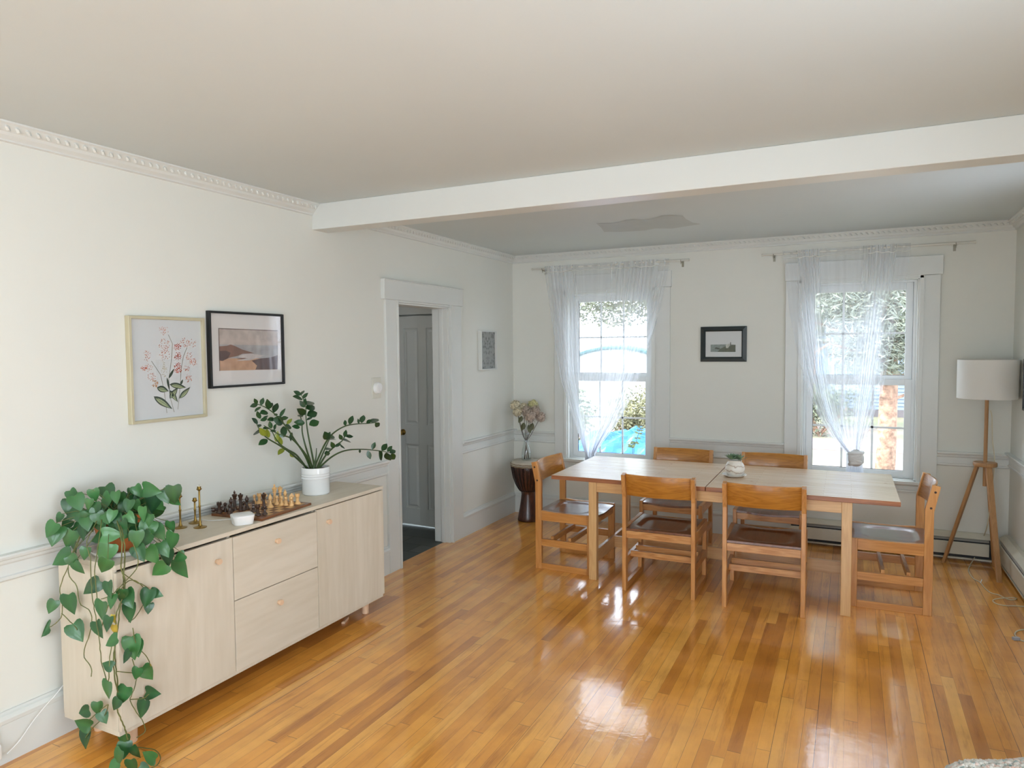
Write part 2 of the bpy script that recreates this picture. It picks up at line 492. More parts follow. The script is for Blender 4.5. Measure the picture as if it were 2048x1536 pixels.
# back wall with two windows
WO = [(0.58, 1.42), (2.672, 3.512)]
WZ0, WZ1 = 0.575, 2.175
b = MB()
xs = [-WT, WO[0][0], WO[0][1], WO[1][0], WO[1][1], W + WT]
for i in (0, 2, 4): b.box(xs[i], xs[i + 1], 0, WT, 0, H)
for x0, x1 in WO: b.box(x0, x1, 0, WT, 0, WZ0).box(x0, x1, 0, WT, WZ1, H)
b.build('wall_back', M_wall, kind='structure')
# right wall and near wall (behind the camera) with their window openings
def wall_with_holes(name, horiz, fixed0, fixed1, a0, a1, holes):
    b = MB(); z0, z1 = 0.7, 2.2
    def bx(p, q, zz0, zz1):
        if horiz: b.box(p, q, fixed0, fixed1, zz0, zz1)
        else: b.box(fixed0, fixed1, p, q, zz0, zz1)
    cur = a0
    for h0, h1 in holes:
        bx(cur, h0, 0, H); bx(h0, h1, 0, z0); bx(h0, h1, z1, H); cur = h1
    bx(cur, a1, 0, H)
    return b.build(name, M_wall, kind='structure')
wall_with_holes('wall_right', False, W, W + WT, YN, 0, [(-7.95, -6.65), (-5.8, -4.6), (-2.1, -1.6)])
wall_with_holes('wall_near', True, YN - WT, YN, -WT, W + WT, [(1.2, 2.1), (2.5, 3.6)])

# the ceiling beam
MB().box(0, W, -2.859, -2.714, 2.40, H).build('trim_1', M_trim, bevel=0.004, kind='structure')

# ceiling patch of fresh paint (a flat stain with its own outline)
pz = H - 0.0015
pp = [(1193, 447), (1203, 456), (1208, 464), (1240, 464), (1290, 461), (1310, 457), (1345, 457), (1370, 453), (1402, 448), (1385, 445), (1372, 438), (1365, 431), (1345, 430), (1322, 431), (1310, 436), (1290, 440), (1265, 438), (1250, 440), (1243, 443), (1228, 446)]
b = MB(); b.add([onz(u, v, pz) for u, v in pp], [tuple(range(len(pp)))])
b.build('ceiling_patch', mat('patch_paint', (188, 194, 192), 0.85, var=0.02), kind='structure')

# --- running mouldings: a profile (out, up) swept along a wall
def sweep(b, prof, wall, a0, a1):
    """prof: closed polygon of (distance from wall, z); wall: 'L','B','R'"""
    vs = []
    for t in (a0, a1):
        for d, z in prof:
            if wall == 'L': vs.append((d, t, z))
            elif wall == 'R': vs.append((W - d, t, z))
            else: vs.append((t, -d, z))
    n = len(prof)
    b.add(vs, [tuple(range(n))[::-1], tuple(range(n, 2 * n))] + [(i, (i + 1) % n, n + (i + 1) % n, n + i) for i in range(n)])
crown = [(0, H), (0.064, H), (0.064, H - 0.007), (0.056, H - 0.012), (0.052, H - 0.017), (0.040, H - 0.032), (0.034, H - 0.036), (0.028, H - 0.047), (0.016, H - 0.056), (0.012, H - 0.06), (0.012, H - 0.067), (0, H - 0.070)]
def crown_run(name, wall, a0, a1):
    b = MB(); sweep(b, crown, wall, a0, a1)
    n = int((a1 - a0) / 0.0385)
    for k in range(n):
        t = a0 + (k + 0.5) * (a1 - a0) / n
        c0, c1 = (0.052, H - 0.019), (0.041, H - 0.033)
        # one scroll of the rope ornament
        pts = [(t - 0.010, c0[0] + 0.001, c0[1]), (t - 0.003, 0.0505, H - 0.023), (t + 0.003, 0.0465, H - 0.029), (t + 0.011, c1[0] + 0.002, c1[1])]
        w3 = []
        for tt, d, z in pts:
            w3.append((d, tt, z) if wall == 'L' else (W - d, tt, z) if wall == 'R' else (tt, -d, z))
        b.tube(w3, [0.0045, 0.0080, 0.0080, 0.0045], n=5)
    b.build(name, M_trim, kind='structure')
crown_run('trim_2', 'L', -6.2, -2.859)
crown_run('trim_3', 'L', -2.714, 0.0)
crown_run('trim_4', 'B', 0.0, W)
crown_run('trim_5', 'R', -2.714, 0.0)

ZR = 0.842
rail = [(0, ZR), (0.034, ZR), (0.036, ZR - 0.008), (0.032, ZR - 0.018), (0.020, ZR - 0.024), (0.018, ZR - 0.036), (0.010, ZR - 0.044), (0.010, ZR - 0.088), (0.017, ZR - 0.092), (0.017, ZR - 0.104), (0.006, ZR - 0.112), (0, ZR - 0.112)]
def dz(prof, d): return [(a, z + d) for a, z in prof]
basep = [(0, 0), (0.018, 0), (0.018, 0.158), (0.024, 0.162), (0.026, 0.178), (0.018, 0.192), (0.010, 0.197), (0.008, 0.206), (0, 0.206)]
panelm = [(0, 0), (0, 0), (0, 0)]
for i, (a0, a1) in enumerate(((-6.4, -2.135), (-1.058, 0.0))):
    b = MB(); sweep(b, rail, 'L', a0, a1); b.build('trim_%d' % (6 + i), M_trim, kind='structure')
    b = MB(); sweep(b, basep, 'L', a0, a1); b.build('baseboard_left' + ('' if i == 0 else '_2'), M_trim, kind='structure')
segs = [(0.0, 0.454), (1.577, 2.544), (3.65, W)]
for i, (a0, a1) in enumerate(segs):
    b = MB(); sweep(b, dz(rail, -0.012), 'B', a0, a1)
    if i == 1:  # the deeper apron of mouldings between the windows
        sweep(b, [(0, 0.735), (0.010, 0.735), (0.010, 0.690), (0.017, 0.686), (0.017, 0.674), (0.006, 0.668), (0, 0.668)], 'B', a0, a1)
    b.build('trim_%d' % (8 + i), M_trim, kind='structure')
b = MB(); sweep(b, basep, 'B', 0.0, 2.6); b.build('baseboard_back', M_trim, kind='structure')
b = MB(); sweep(b, rail, 'R', -4.55, -2.15); sweep(b, rail, 'R', -1.55, 0.0); b.build('trim_11', M_trim, kind='structure')
b = MB(); sweep(b, basep, 'R', -6.0, -2.6); b.build('baseboard_right', M_trim, kind='structure')

# --- doorway casing on the left wall
b = MB()
def casing_side(b, y0, y1, inner_hi):
    b.box(0, 0.022, y0, y1, 0, DZ + 0.012)
    yi = (y1 - 0.022, y1) if inner_hi else (y0, y0 + 0.022)
    b.box(0.022, 0.03, yi[0], yi[1], 0, DZ + 0.012)
casing_side(b, -2.135, -1.985, True)
casing_side(b, -1.24, -1.058, False)
b.box(0, 0.022, -1.985, -1.24, DZ - 0.004, DZ + 0.012)
b.box(0, 0.034, -2.165, -1.048, DZ + 0.012, 2.154)
b.box(0, 0.044, -2.165, -1.048, 2.150, 2.158)
# jambs and stops lining the opening
b.box(-WT - 0.01, 0.004, DY0, DY0 + 0.016, 0, DZ).box(-WT - 0.01, 0.004, DY1 - 0.016, DY1, 0, DZ).box(-WT - 0.01, 0.004, DY0, DY1, DZ - 0.016, DZ)
b.box(-0.075, -0.04, DY1 - 0.030, DY1 - 0.016, 0, DZ - 0.016)
b.build('trim_12', M_trim, bevel=0.0025, kind='structure')

# --- hallway behind the doorway
M_hall = mat('hall_paint', (196, 198, 192), 0.7, var=0.02)
MB().box(HX0, -0.06, HY0, HY1, -0.12, -0.004).build('floor_hallway', M_tile, kind='structure')
b = MB()
b.box(HX0 - 0.1, HX0, HY0 - 0.1, HY1 + 0.1, -0.12, 2.45).box(HX0, HX1, HY0 - 0.1, HY0, -0.12, 2.45)
b.box(HX0, -0.84, HY1, HY1 + 0.1, -0.12, 2.45).box(-0.84, -0.15, HY1 + 0.05, HY1 + 0.1, -0.12, 2.45).box(-0.84, -0.15, HY1, HY1 + 0.05, 1.995, 2.45).box(-0.15, HX1, HY1, HY1 + 0.1, -0.12, 2.45)
b.build('wall_hallway', M_hall, kind='structure')
MB().box(HX0 - 0.1, HX1, HY0 - 0.1, HY1 + 0.1, 2.45, 2.55).build('ceiling_hallway', M_hall, kind='structure')
M_door = mat('grey_white_door', (205, 208, 204), 0.42, var=0.01)
door = struct_empty('door_1', (0, 0, 0))
DX0, DX1, DZT = -0.80, -0.19, 1.955
b = MB()
yf = HY1 - 0.004
b.box(DX0, DX1, yf + 0.012, yf + 0.045, 0.01, DZT)
px = [(-0.695, -0.540), (-0.450, -0.295)]
pzs = [(0.165, 0.765), (0.95, 1.84)]
xs = [DX0, px[0][0], px[0][1], px[1][0], px[1][1], DX1]
for i in (0, 2, 4): b.box(xs[i], xs[i + 1], yf, yf + 0.02, 0.01, DZT)
for x0, x1 in px:
    b.box(x0, x1, yf, yf + 0.02, 0.01, pzs[0][0]).box(x0, x1, yf, yf + 0.02, pzs[0][1], pzs[1][0]).box(x0, x1, yf, yf + 0.02, pzs[1][1], DZT)
    for z0, z1 in pzs:
        e, f = 0.014, 0.036
        vs = [(x0 + e, yf + 0.013, z0 + e), (x1 - e, yf + 0.013, z0 + e), (x1 - e, yf + 0.013, z1 - e), (x0 + e, yf + 0.013, z1 - e),
              (x0 + f, yf + 0.002, z0 + f), (x1 - f, yf + 0.002, z0 + f), (x1 - f, yf + 0.002, z1 - f), (x0 + f, yf + 0.002, z1 - f)]
        b.add(vs, [(0, 1, 5, 4), (1, 2, 6, 5), (2, 3, 7, 6), (3, 0, 4, 7), (4, 5, 6, 7)])
b.build('door_leaf', M_door, door, bevel=0.002)
b = MB(); K = (-0.715, yf, 0.875)
pr = [(0.001, 0.0), (0.028, 0.0), (0.028, 0.006), (0.012, 0.010), (0.010, 0.03), (0.022, 0.038), (0.028, 0.05), (0.024, 0.062), (0.012, 0.068), (0.001, 0.069)]
b.lathe(pr, n=16)
b.v = [(K[0] + x, K[1] - z, K[2] + y) for x, y, z in b.v]
b.build('door_knob', M_brass, door, smooth=True)
b = MB(); b.box(DX0 - 0.09, DX0 - 0.012, yf - 0.012, yf + 0.01, 0, 2.0).box(DX0 - 0.09, HX1, yf - 0.012, yf + 0.01, DZT + 0.012, 2.06)
b.build('trim_13', M_door, kind='structure')

hl = bpy.data.lights.new('hallway_fill', 'AREA'); hl.shape = 'DISK'; hl.size = 0.25; hl.energy = 3.0; hl.color = (1, 0.97, 0.93)  # unseen fill light, added to brighten the hallway and its door
hlo = bpy.data.objects.new('hallway_fill', hl); COL.objects.link(hlo); hlo.location = (-0.95, -1.9, 2.40)

# --- windows
M_gap = mat('dark_gasket', (40, 42, 42), 0.6)
def window(name, cx0, cx1, ox0, ox1):
    w = struct_empty(name)
    b = MB()
    b.box(cx0, ox0 + 0.002, -0.024, 0, WZ0 + 0.004, 2.188).box(ox1 - 0.002, cx1, -0.024, 0, WZ0 + 0.004, 2.188)
    b.box(ox0, ox1, -0.024, 0, 2.165, 2.188)
    b.box(ox0 - 0.026, ox0 + 0.002, -0.034, -0.024, WZ0 + 0.004, 2.188).box(ox1 - 0.002, ox1 + 0.026, -0.034, -0.024, WZ0 + 0.004, 2.188)
    b.box(cx0 - 0.006, cx1 + 0.012, -0.036, 0, 2.188, 2.334)
    b.box(ox0 - 0.026, ox1 + 0.026, -0.034, -0.024, 2.165, 2.188)
    b.build('casing', M_trim, w, bevel=0.003)
    b = MB()   # jamb liner
    b.box(ox0, ox0 + 0.014, -0.02, WT, WZ0, WZ1).box(ox1 - 0.014, ox1, -0.02, WT, WZ0, WZ1).box(ox0, ox1, -0.02, WT, WZ1 - 0.014, WZ1).box(ox0, ox1, -0.02, WT, WZ0, WZ0 + 0.012)
    b.build('jamb', M_trim, w)
    fx0, fx1 = ox0 + 0.014, ox1 - 0.014
    b = MB()   # vinyl outer frame
    b.box(fx0, fx0 + 0.022, 0.045, 0.135, WZ0 + 0.012, WZ1 - 0.014).box(fx1 - 0.022, fx1, 0.045, 0.135, WZ0 + 0.012, WZ1 - 0.014)
    b.box(fx0 + 0.022, fx1 - 0.022, 0.045, 0.135, 2.145, WZ1 - 0.014).box(fx0 + 0.022, fx1 - 0.022, 0.045, 0.135, WZ0 + 0.012, WZ0 + 0.022)
    b.build('window_frame', M_vinyl, w, bevel=0.002)
    def sash(sx0, sx1, sz0, sz1, y, st, rb, rt, nm):
        gx0, gx1, gz0, gz1 = sx0 + st, sx1 - st, sz0 + rb, sz1 - rt
        b = MB()
        b.box(sx0, gx0, y - 0.014, y + 0.014, sz0, sz1).box(gx1, sx1, y - 0.014, y + 0.014, sz0, sz1)
        b.box(gx0, gx1, y - 0.014, y + 0.014, sz0, gz0).box(gx0, gx1, y - 0.014, y + 0.014, gz1, sz1)
        s = b.build('sash', M_vinyl, w, bevel=0.002)
        b = MB()
        for k in (1, 2):
            xx = lerp(gx0, gx1, k / 3); b.box(xx - 0.008, xx + 0.008, y - 0.003, y + 0.003, gz0, gz1)
        zz = (gz0 + gz1) / 2; b.box(gx0, gx1, y - 0.003, y + 0.003, zz - 0.008, zz + 0.008)
        b.build('muntin', M_vinyl, s)
        b = MB(); b.box(gx0 - 0.001, gx0 + 0.003, y - 0.006, y + 0.006, gz0, gz1).box(gx0, gx1, y - 0.006, y + 0.006, gz0 - 0.001, gz0 + 0.003)
        b.build('gasket', M_gap, s)
        MB().box(gx0 - 0.004, gx1 + 0.004, y + 0.0045, y + 0.006, gz0 - 0.004, gz1 + 0.004).build('glass_pane', M_glass, s)
        return s
    sx0, sx1 = fx0 + 0.022, fx1 - 0.022
    lo = sash(sx0, sx1, WZ0 + 0.022, 1.378, 0.066, 0.05, 0.048, 0.048, 'lower')
    up = sash(sx0, sx1, 1.345, 2.145, 0.104, 0.05, 0.062, 0.058, 'upper')
    b = MB(); cxm = (sx0 + sx1) / 2
    b.box(cxm - 0.03, cxm + 0.03, 0.05, 0.07, 1.378, 1.386).box(cxm - 0.012, cxm + 0.02, 0.046, 0.062, 1.386, 1.392)
    b.build('sash_lock', M_whitepl, lo, bevel=0.002)
    b = MB()
    b.box(cx0 - 0.02, cx1 + 0.02, -0.062, 0.0, 0.560, 0.582)
    sweep(b, [(0, 0.560), (0.030, 0.560), (0.026, 0.548), (0.014, 0.540), (0.014, 0.512), (0.022, 0.506), (0.022, 0.494), (0.012, 0.488), (0.010, 0.478), (0, 0.478)], 'B', cx0 + 0.01, cx1 - 0.01)
    b.build('window_stool', M_trim, w)
    return w
window('window_1', 0.454, 1.577, *WO[0])
window('window_2', 2.544, 3.650, *WO[1])

# near-side windows: simple sashes in the openings behind and beside the camera
def side_window(name, horiz, fixed, a0, a1):
    w = struct_empty(name); b = MB()
    def bx(p, q, z0, z1, t0=0.03, t1=0.07):
        if horiz: b.box(p, q, fixed - t1, fixed - t0, z0, z1)
        else: b.box(fixed + t0, fixed + t1, p, q, z0, z1)
    bx(a0, a0 + 0.05, 0.7, 2.2); bx(a1 - 0.05, a1, 0.7, 2.2); bx(a0 + 0.05, a1 - 0.05, 0.7, 0.76); bx(a0 + 0.05, a1 - 0.05, 2.14, 2.2); bx(a0 + 0.05, a1 - 0.05, 1.42, 1.48)
    b.build('window_frame', M_vinyl, w)
side_window('window_3', True, YN, 1.2, 2.1)
side_window('window_4', True, YN, 2.5, 3.6)
side_window('window_5', False, W, -7.95, -6.65)
side_window('window_6', False, W, -5.8, -4.6)
side_window('fill_window_7', False, W, -2.1, -1.6)  # unseen narrow opening, added as sky fill for the far half of the room

# ================================================================== DINING TABLE
M_tt = butcher_material()
M_birch_x = wood('birch_x', (188, 138, 84), (222, 180, 126), 'x', 16, ring=0.3)
M_birch_y = wood('birch_y', (188, 138, 84), (222, 180, 126), 'y', 16, ring=0.3)
M_birch_z = wood('birch_z', (190, 142, 88), (226, 186, 130), 'z', 16, ring=0.3)
tb = thing('dining_table', 'long birch dining table with a butcher-block top split across its middle', 'table', (2.215, -1.17, 0), math.radians(0.4))
TX0, TX1, TY0, TY1, SEAM = -1.11, 1.10, -0.485, 0.485, -0.02
edge = wood('table_edge', (120, 66, 36), (176, 112, 70), 'x', 18, ring=0.3)
for x0, x1 in ((TX0, SEAM - 0.002), (SEAM + 0.002, TX1)):
    o = MB().box(x0, x1, TY0, TY1, 0.703, 0.733).build('tabletop', M_tt, tb, bevel=0.003)
    o.data.materials.append(edge)
    for p in o.data.polygons:
        if abs(p.normal.z) < 0.5: p.material_index = 1
LX = [(-0.832, -0.774), (0.788, 0.846)]
LY = [(-0.468, -0.420), (0.352, 0.400)]
for x0, x1 in LX:
    for y0, y1 in LY:
        MB().box(x0, x1, y0, y1, 0.0, 0.703).build('leg', M_birch_z, tb, bevel=0.003)
    MB().box(x0 + 0.006, x1 - 0.03, LY[0][1], LY[1][0], 0.630, 0.70).build('apron', M_birch_y, tb, bevel=0.002)
    so = 0.022 if x0 < 0 else 0.004
    MB().box(x0 + so, x0 + so + 0.026, LY[0][1], LY[1][0], 0.115, 0.205).build('stretcher', M_birch_y, tb, bevel=0.003)
for y0, y1 in ((LY[0][0] + 0.004, LY[0][0] + 0.028), (LY[1][1] - 0.028, LY[1][1] - 0.004)):
    MB().box(LX[0][1], LX[1][0], y0, y1, 0.632, 0.70).build('apron', M_birch_x, tb, bevel=0.002)
MB().box(LX[0][1] - 0.012, LX[1][0] + 0.006, -0.012, 0.012, 0.118, 0.204).build('stretcher', M_birch_x, tb, bevel=0.003)

# ================================================================== CHAIRS
O_D, O_L = (176, 112, 50), (214, 156, 88)
M_oak_z = wood('oak_z', (174, 112, 52), (212, 154, 90), 'z', 20)
M_oak_y = wood('oak_y', O_D, (210, 150, 82), 'y', 20)
M_oak_x = wood('oak_x', (168, 104, 44), (218, 164, 104), 'x', 20)
M_oak_back = wood('oak_back', (158, 98, 30), (200, 136, 54), 'x', 17, rough=0.3, coat=0.5, ring=0.55)
M_oak_seat = wood('oak_seat', (88, 48, 26), (126, 74, 42), 'y', 20, rough=0.28, coat=0.6, ring=0.3)
M_plug = mat('dark_plug', (58, 34, 20), 0.5)
CW, LT = 0.2435, 0.027
def make_chair():
    c = thing('dining_chair', '', 'chair')
    for s in (-1, 1):
        xo, xi = s * CW, s * (CW - LT)
        x0, x1 = min(xo, xi), max(xo, xi)
        b = MB().prism([(0, 0), (0.049, 0), (0.049, 0.652), (0.013, 0.806), (-0.032, 0.796), (0, 0.640)], 'x', x0, x1)
        lg = b.build('leg', M_oak_z, c, bevel=0.0025)
        for yy, zz in ((-0.004, 0.762), (0.017, 0.664)):
            MB().tube([(xo - s * 0.004, yy, zz), (xo + s * 0.0006, yy, zz)], 0.0072, 10).build('wood_plug', M_plug, lg)
        MB().box(x0, x1, 0.411, 0.460, 0, 0.437).build('leg', M_oak_z, c, bevel=0.0025)
        MB().prism([(0.049, 0.366), (0.411, 0.366), (0.411, 0.437), (0.30, 0.434), (0.15, 0.434), (0.049, 0.441)], 'x', x0, x1).build('side_rail', M_oak_y, c, bevel=0.002)
        MB().box(x0, x1, 0.049, 0.411, 0.176, 0.227).build('side_rail', M_oak_y, c, bevel=0.002)
        MB().box(x0, x1, 0.049, 0.411, 0.0, 0.045).build('runner', M_oak_y, c, bevel=0.002)
    xi = CW - LT
    MB().box(-xi, xi, 0.006, 0.028, 0.364, 0.414).build('seat_rail', M_oak_x, c, bevel=0.002)
    MB().box(-xi, xi, 0.430, 0.452, 0.362, 0.410).build('seat_rail', M_oak_x, c, bevel=0.002)
    for yy in (0.115, 0.255):
        MB().box(-xi, xi, yy, yy + 0.022, 0.206, 0.248).build('rack_slat', M_oak_x, c, bevel=0.002)
    # dished plywood seat
    b = MB(); nx, ny = 26, 26
    def dish(x, y):
        u = abs(x) / 0.165; v = abs(y - 0.215) / 0.155
        d = max(0.0, 1 - (u ** 5 + v ** 5)) 
        d = min(1, d * 2.2); d = d * d * (3 - 2 * d)
        front = max(0, (y - 0.33) / 0.13)
        wv = 0.006 * math.cos(x / 0.2165 * PI) * front
        return 0.431 - 0.009 * d - wv - 0.008 * front * front
    for lay in (0, 1):
        for j in range(ny + 1):
            for i in range(nx + 1):
                x = lerp(-xi, xi, i / nx); y = lerp(0.004, 0.463, j / ny)
                b.v.append((x, y, dish(x, y) - lay * 0.014))
    n1 = (nx + 1) * (ny + 1)
    for j in range(ny):
        for i in range(nx):
            a = j * (nx + 1) + i
            b.f.append((a, a + 1, a + nx + 2, a + nx + 1)); b.f.append((n1 + a, n1 + a + nx + 1, n1 + a + nx + 2, n1 + a + 1))
    for i in range(nx):
        b.f.append((i, n1 + i, n1 + i + 1, i + 1)); a = ny * (nx + 1) + i; b.f.append((a, a + 1, n1 + a + 1, n1 + a))
    for j in range(ny):
        a = j * (nx + 1); b.f.append((a, a + nx + 1, n1 + a + nx + 1, n1 + a)); a += nx; b.f.append((a, n1 + a, n1 + a + nx + 1, a + nx + 1))
    b.build('seat', M_oak_seat, c, smooth='auto')
    # curved backrest let into the posts
    b = MB(); n = 18; T = 0.012
    for lay in (0, 1):
        for k, z in enumerate((0.651, 0.654, 0.73, 0.798, 0.801)):
            ins = 0.0015 if k in (0, 4) else 0
            for i in range(n + 1):
                x = lerp(-xi - 0.004, xi + 0.004, i / n)
                yb = 0.030 - (z - 0.651) * 0.235 - 0.036 * (1 - (x / xi) ** 2)
                b.v.append((x, yb + (T - ins if lay else ins), z))
    R5 = 5 * (n + 1)
    for k in range(4):
        for i in range(n):
            a = k * (n + 1) + i
            b.f.append((a, a + 1, a + n + 2, a + n + 1)); b.f.append((R5 + a, R5 + a + n + 1, R5 + a + n + 2, R5 + a + 1))
    for i in range(n):
        b.f.append((i, R5 + i, R5 + i + 1, i + 1)); a = 4 * (n + 1) + i; b.f.append((a, a + 1, R5 + a + 1, R5 + a))
    for k in range(4):
        a = k * (n + 1); b.f.append((a, a + n + 1, R5 + a + n + 1, R5 + a)); a += n; b.f.append((a, R5 + a, R5 + a + n + 1, a + n + 1))
    b.build('backrest', M_oak_back, c, smooth='auto')
    return c
G = 'oak dining chairs around the table'
chairs = [
    ('oak chair with its back to us, left one on the near side of the table', 1.911, -1.757, math.radians(0.8)),
    ('oak chair with its back to us, right one on the near side of the table', 2.573, -1.780, math.radians(1.8)),
    ('oak chair at the left end of the table, in front of the drum', 0.940, -1.320, math.radians(-91)),
    ('oak chair at the right end of the table, nearest the tripod floor lamp', 3.502, -1.175, math.radians(91.5)),
    ('oak chair on the window side of the table, the one further left', 1.795, -0.462, math.radians(180)),
    ('oak chair on the window side of the table, right one, directly behind the succulent', 2.508, -0.455, math.radians(180)),
]
ch0 = make_chair()
for i, (lab, x, y, r) in enumerate(chairs):
    o = ch0 if i == 0 else copy_tree(ch0)
    o.location = (x, y, 0); o.rotation_euler = (0, 0, r); o['label'] = lab; o['group'] = G

# ================================================================== SIDEBOARD
M_ash_z = wood('pale_veneer_z', (204, 192, 170), (222, 212, 194), 'z', 5, rough=0.5, coat=0.05, ring=0.22, stretch=0.12)
M_ash_y = wood('pale_veneer_y', (204, 192, 170), (222, 212, 194), 'y', 5, rough=0.5, coat=0.05, ring=0.22, stretch=0.12)
M_peg = mat('pale_birch_turned', (226, 190, 156), 0.45, var=0.05)
SX0, SX1, SY0, SY1 = 0.05, 0.405, -4.505, -2.745
STOP = 0.797
sb = thing('sideboard', 'long pale wood sideboard with two doors and two drawers against the left wall', 'sideboard', (0.23, -3.63, 0))
def S(b):  # world to sideboard space
    b.v = [(x - 0.23, y + 3.63, z) for x, y, z in b.v]; return b
S(MB().box(SX0, 0.425, SY0, SY1, STOP - 0.020, STOP)).build('top', M_ash_y, sb, bevel=0.0015)
b = MB().box(SX0, SX1, SY0, SY0 + 0.018, 0.112, STOP - 0.020).box(SX0, SX1, SY1 - 0.018, SY1, 0.112, STOP - 0.020)
b.box(SX0, SX1 + 0.006, SY0, SY1, 0.092, 0.112).box(SX0, SX0 + 0.01, SY0 + 0.018, SY1 - 0.018, 0.112, STOP - 0.020)
for yy in (-3.922, -3.345): b.box(SX0, SX1 - 0.01, yy - 0.009, yy + 0.009, 0.112, STOP - 0.020)
S(b).build('carcass', M_ash_z, sb, bevel=0.001)
def knob(parent, y, z):
    b = MB().lathe([(0.002, 0), (0.009, 0), (0.0085, 0.010), (0.013, 0.012), (0.0145, 0.020), (0.013, 0.025), (0.002, 0.0255)], n=18)
    b.v = [(0.4245 + q[2], y + q[0], z + q[1]) for q in b.v]
    S(b).build('knob', M_peg, parent, smooth='auto')
ZF0, ZF1 = 0.114, 0.765
FX0, FX1 = 0.4065, 0.4245
d1 = S(MB().box(FX0, FX1, -4.503, -3.924, ZF0, ZF1)).build('door', M_ash_z, sb, bevel=0.0012)
knob(d1, -4.018, 0.678)
e1 = S(MB().box(FX0, FX1, -3.920, -3.347, 0.459, ZF1 - 0.001)).build('drawer', M_ash_y, sb, bevel=0.0012)
knob(e1, -3.648, 0.680)
e2 = S(MB().box(FX0, FX1, -3.920, -3.347, ZF0, 0.455)).build('drawer', M_ash_y, sb, bevel=0.0012)
knob(e2, -3.642, 0.360)
d2 = S(MB().box(FX0, FX1, -3.343, -2.747, ZF0, ZF1 + 0.006)).build('door', M_ash_z, sb, bevel=0.0012)
knob(d2, -3.262, 0.690)
for x, y in ((0.335, -4.40), (0.335, -2.83), (0.12, -4.40), (0.12, -2.83)):
    S(MB().lathe([(0.018, 0), (0.021, 0.003), (0.024, 0.0925)], (x, y, 0), 20)).build('leg', M_peg, sb, smooth='auto')

# small offcut of wood under the sideboard
wd_ = onz(688, 1246, 0.008)
b = MB().prism([(0, 0), (0.02, 0), (0.02, 0.016), (0, 0.009)], 'y', 0, 0.075)
o = b.build('wood_wedge', M_peg, loc=(wd_.x - 0.02, wd_.y, 0)); o.rotation_euler = (0, 0, math.radians(20))
tag(o, 'small offcut of wood lying on the floor under the far end of the sideboard', 'wood scrap')

# ================================================================== THINGS ON THE SIDEBOARD
# chess board
M_walnut = wood('walnut_y', (92, 52, 26), (136, 84, 46), 'y', 20, rough=0.4)
bx0, bx1, by0, by1 = 0.083, 0.413, -3.741, -3.356
bd = thing('chess_board', 'walnut and maple chess board lying on the sideboard', 'chess board', ((bx0 + bx1) / 2 - 0.012, (by0 + by1) / 2, STOP), math.radians(4))
hx, hy = (bx1 - bx0) / 2, (by1 - by0) / 2
MB().box(-hx, hx, -hy, hy, 0, 0.013).build('board', M_walnut, bd, bevel=0.0015)
l = MB(); d = MB(); sx, sy = (2 * hx - 0.04) / 8, (2 * hy - 0.05) / 8
for i in range(8):
    for j in range(8):
        t = l if (i + j) % 2 == 0 else d
        t.box(-hx + 0.02 + i * sx, -hx + 0.02 + (i + 1) * sx, -hy + 0.025 + j * sy, -hy + 0.025 + (j + 1) * sy, 0.0128, 0.0134)
l.build('light_squares', mat('maple_square', (214, 172, 116), 0.4), bd)
d.build('dark_squares', mat('walnut_square', (110, 66, 36), 0.4), bd)
M_boxw = mat('boxwood', (222, 178, 120), 0.35, var=0.1, scale=40, coat=0.3)
M_rosew = mat('rosewood', (62, 40, 28), 0.33, var=0.2, scale=40, coat=0.4)
base = [(0.001, 0), (0.0165, 0), (0.0172, 0.003), (0.016, 0.006), (0.013, 0.009), (0.0125, 0.011), (0.0085, 0.015)]
PR = {
    'pawn': base[:1] + [(r * 0.82, z * 0.85) for r, z in base[1:]] + [(0.005, 0.022), (0.0042, 0.027), (0.0085, 0.029), (0.0085, 0.031), (0.005, 0.032), (0.0078, 0.036), (0.0085, 0.040), (0.0072, 0.045), (0.004, 0.048), (0.001, 0.0485)],
    'rook': base + [(0.0078, 0.03), (0.0085, 0.038), (0.0115, 0.041), (0.0125, 0.043), (0.0125, 0.054), (0.0095, 0.054), (0.0095, 0.049), (0.001, 0.049)],
    'bishop': base + [(0.006, 0.03), (0.0055, 0.038), (0.011, 0.041), (0.0075, 0.044), (0.0095, 0.050), (0.0098, 0.055), (0.0065, 0.064), (0.003, 0.067), (0.0042, 0.070), (0.003, 0.073), (0.001, 0.074)],
    'queen': base + [(0.0075, 0.035), (0.0065, 0.052), (0.0125, 0.055), (0.0085, 0.058), (0.0085, 0.062), (0.0135, 0.078), (0.0115, 0.080), (0.006, 0.083), (0.004, 0.085), (0.0045, 0.088), (0.001, 0.090)],
    'king': base + [(0.0080, 0.035), (0.0068, 0.056), (0.0130, 0.059), (0.0088, 0.062), (0.0088, 0.066), (0.0140, 0.081), (0.0120, 0.084), (0.006, 0.087), (0.003, 0.089), (0.0055, 0.093), (0.0055, 0.098), (0.001, 0.100)],
    'knight': base + [(0.010, 0.018), (0.009, 0.022), (0.001, 0.0225)],
}
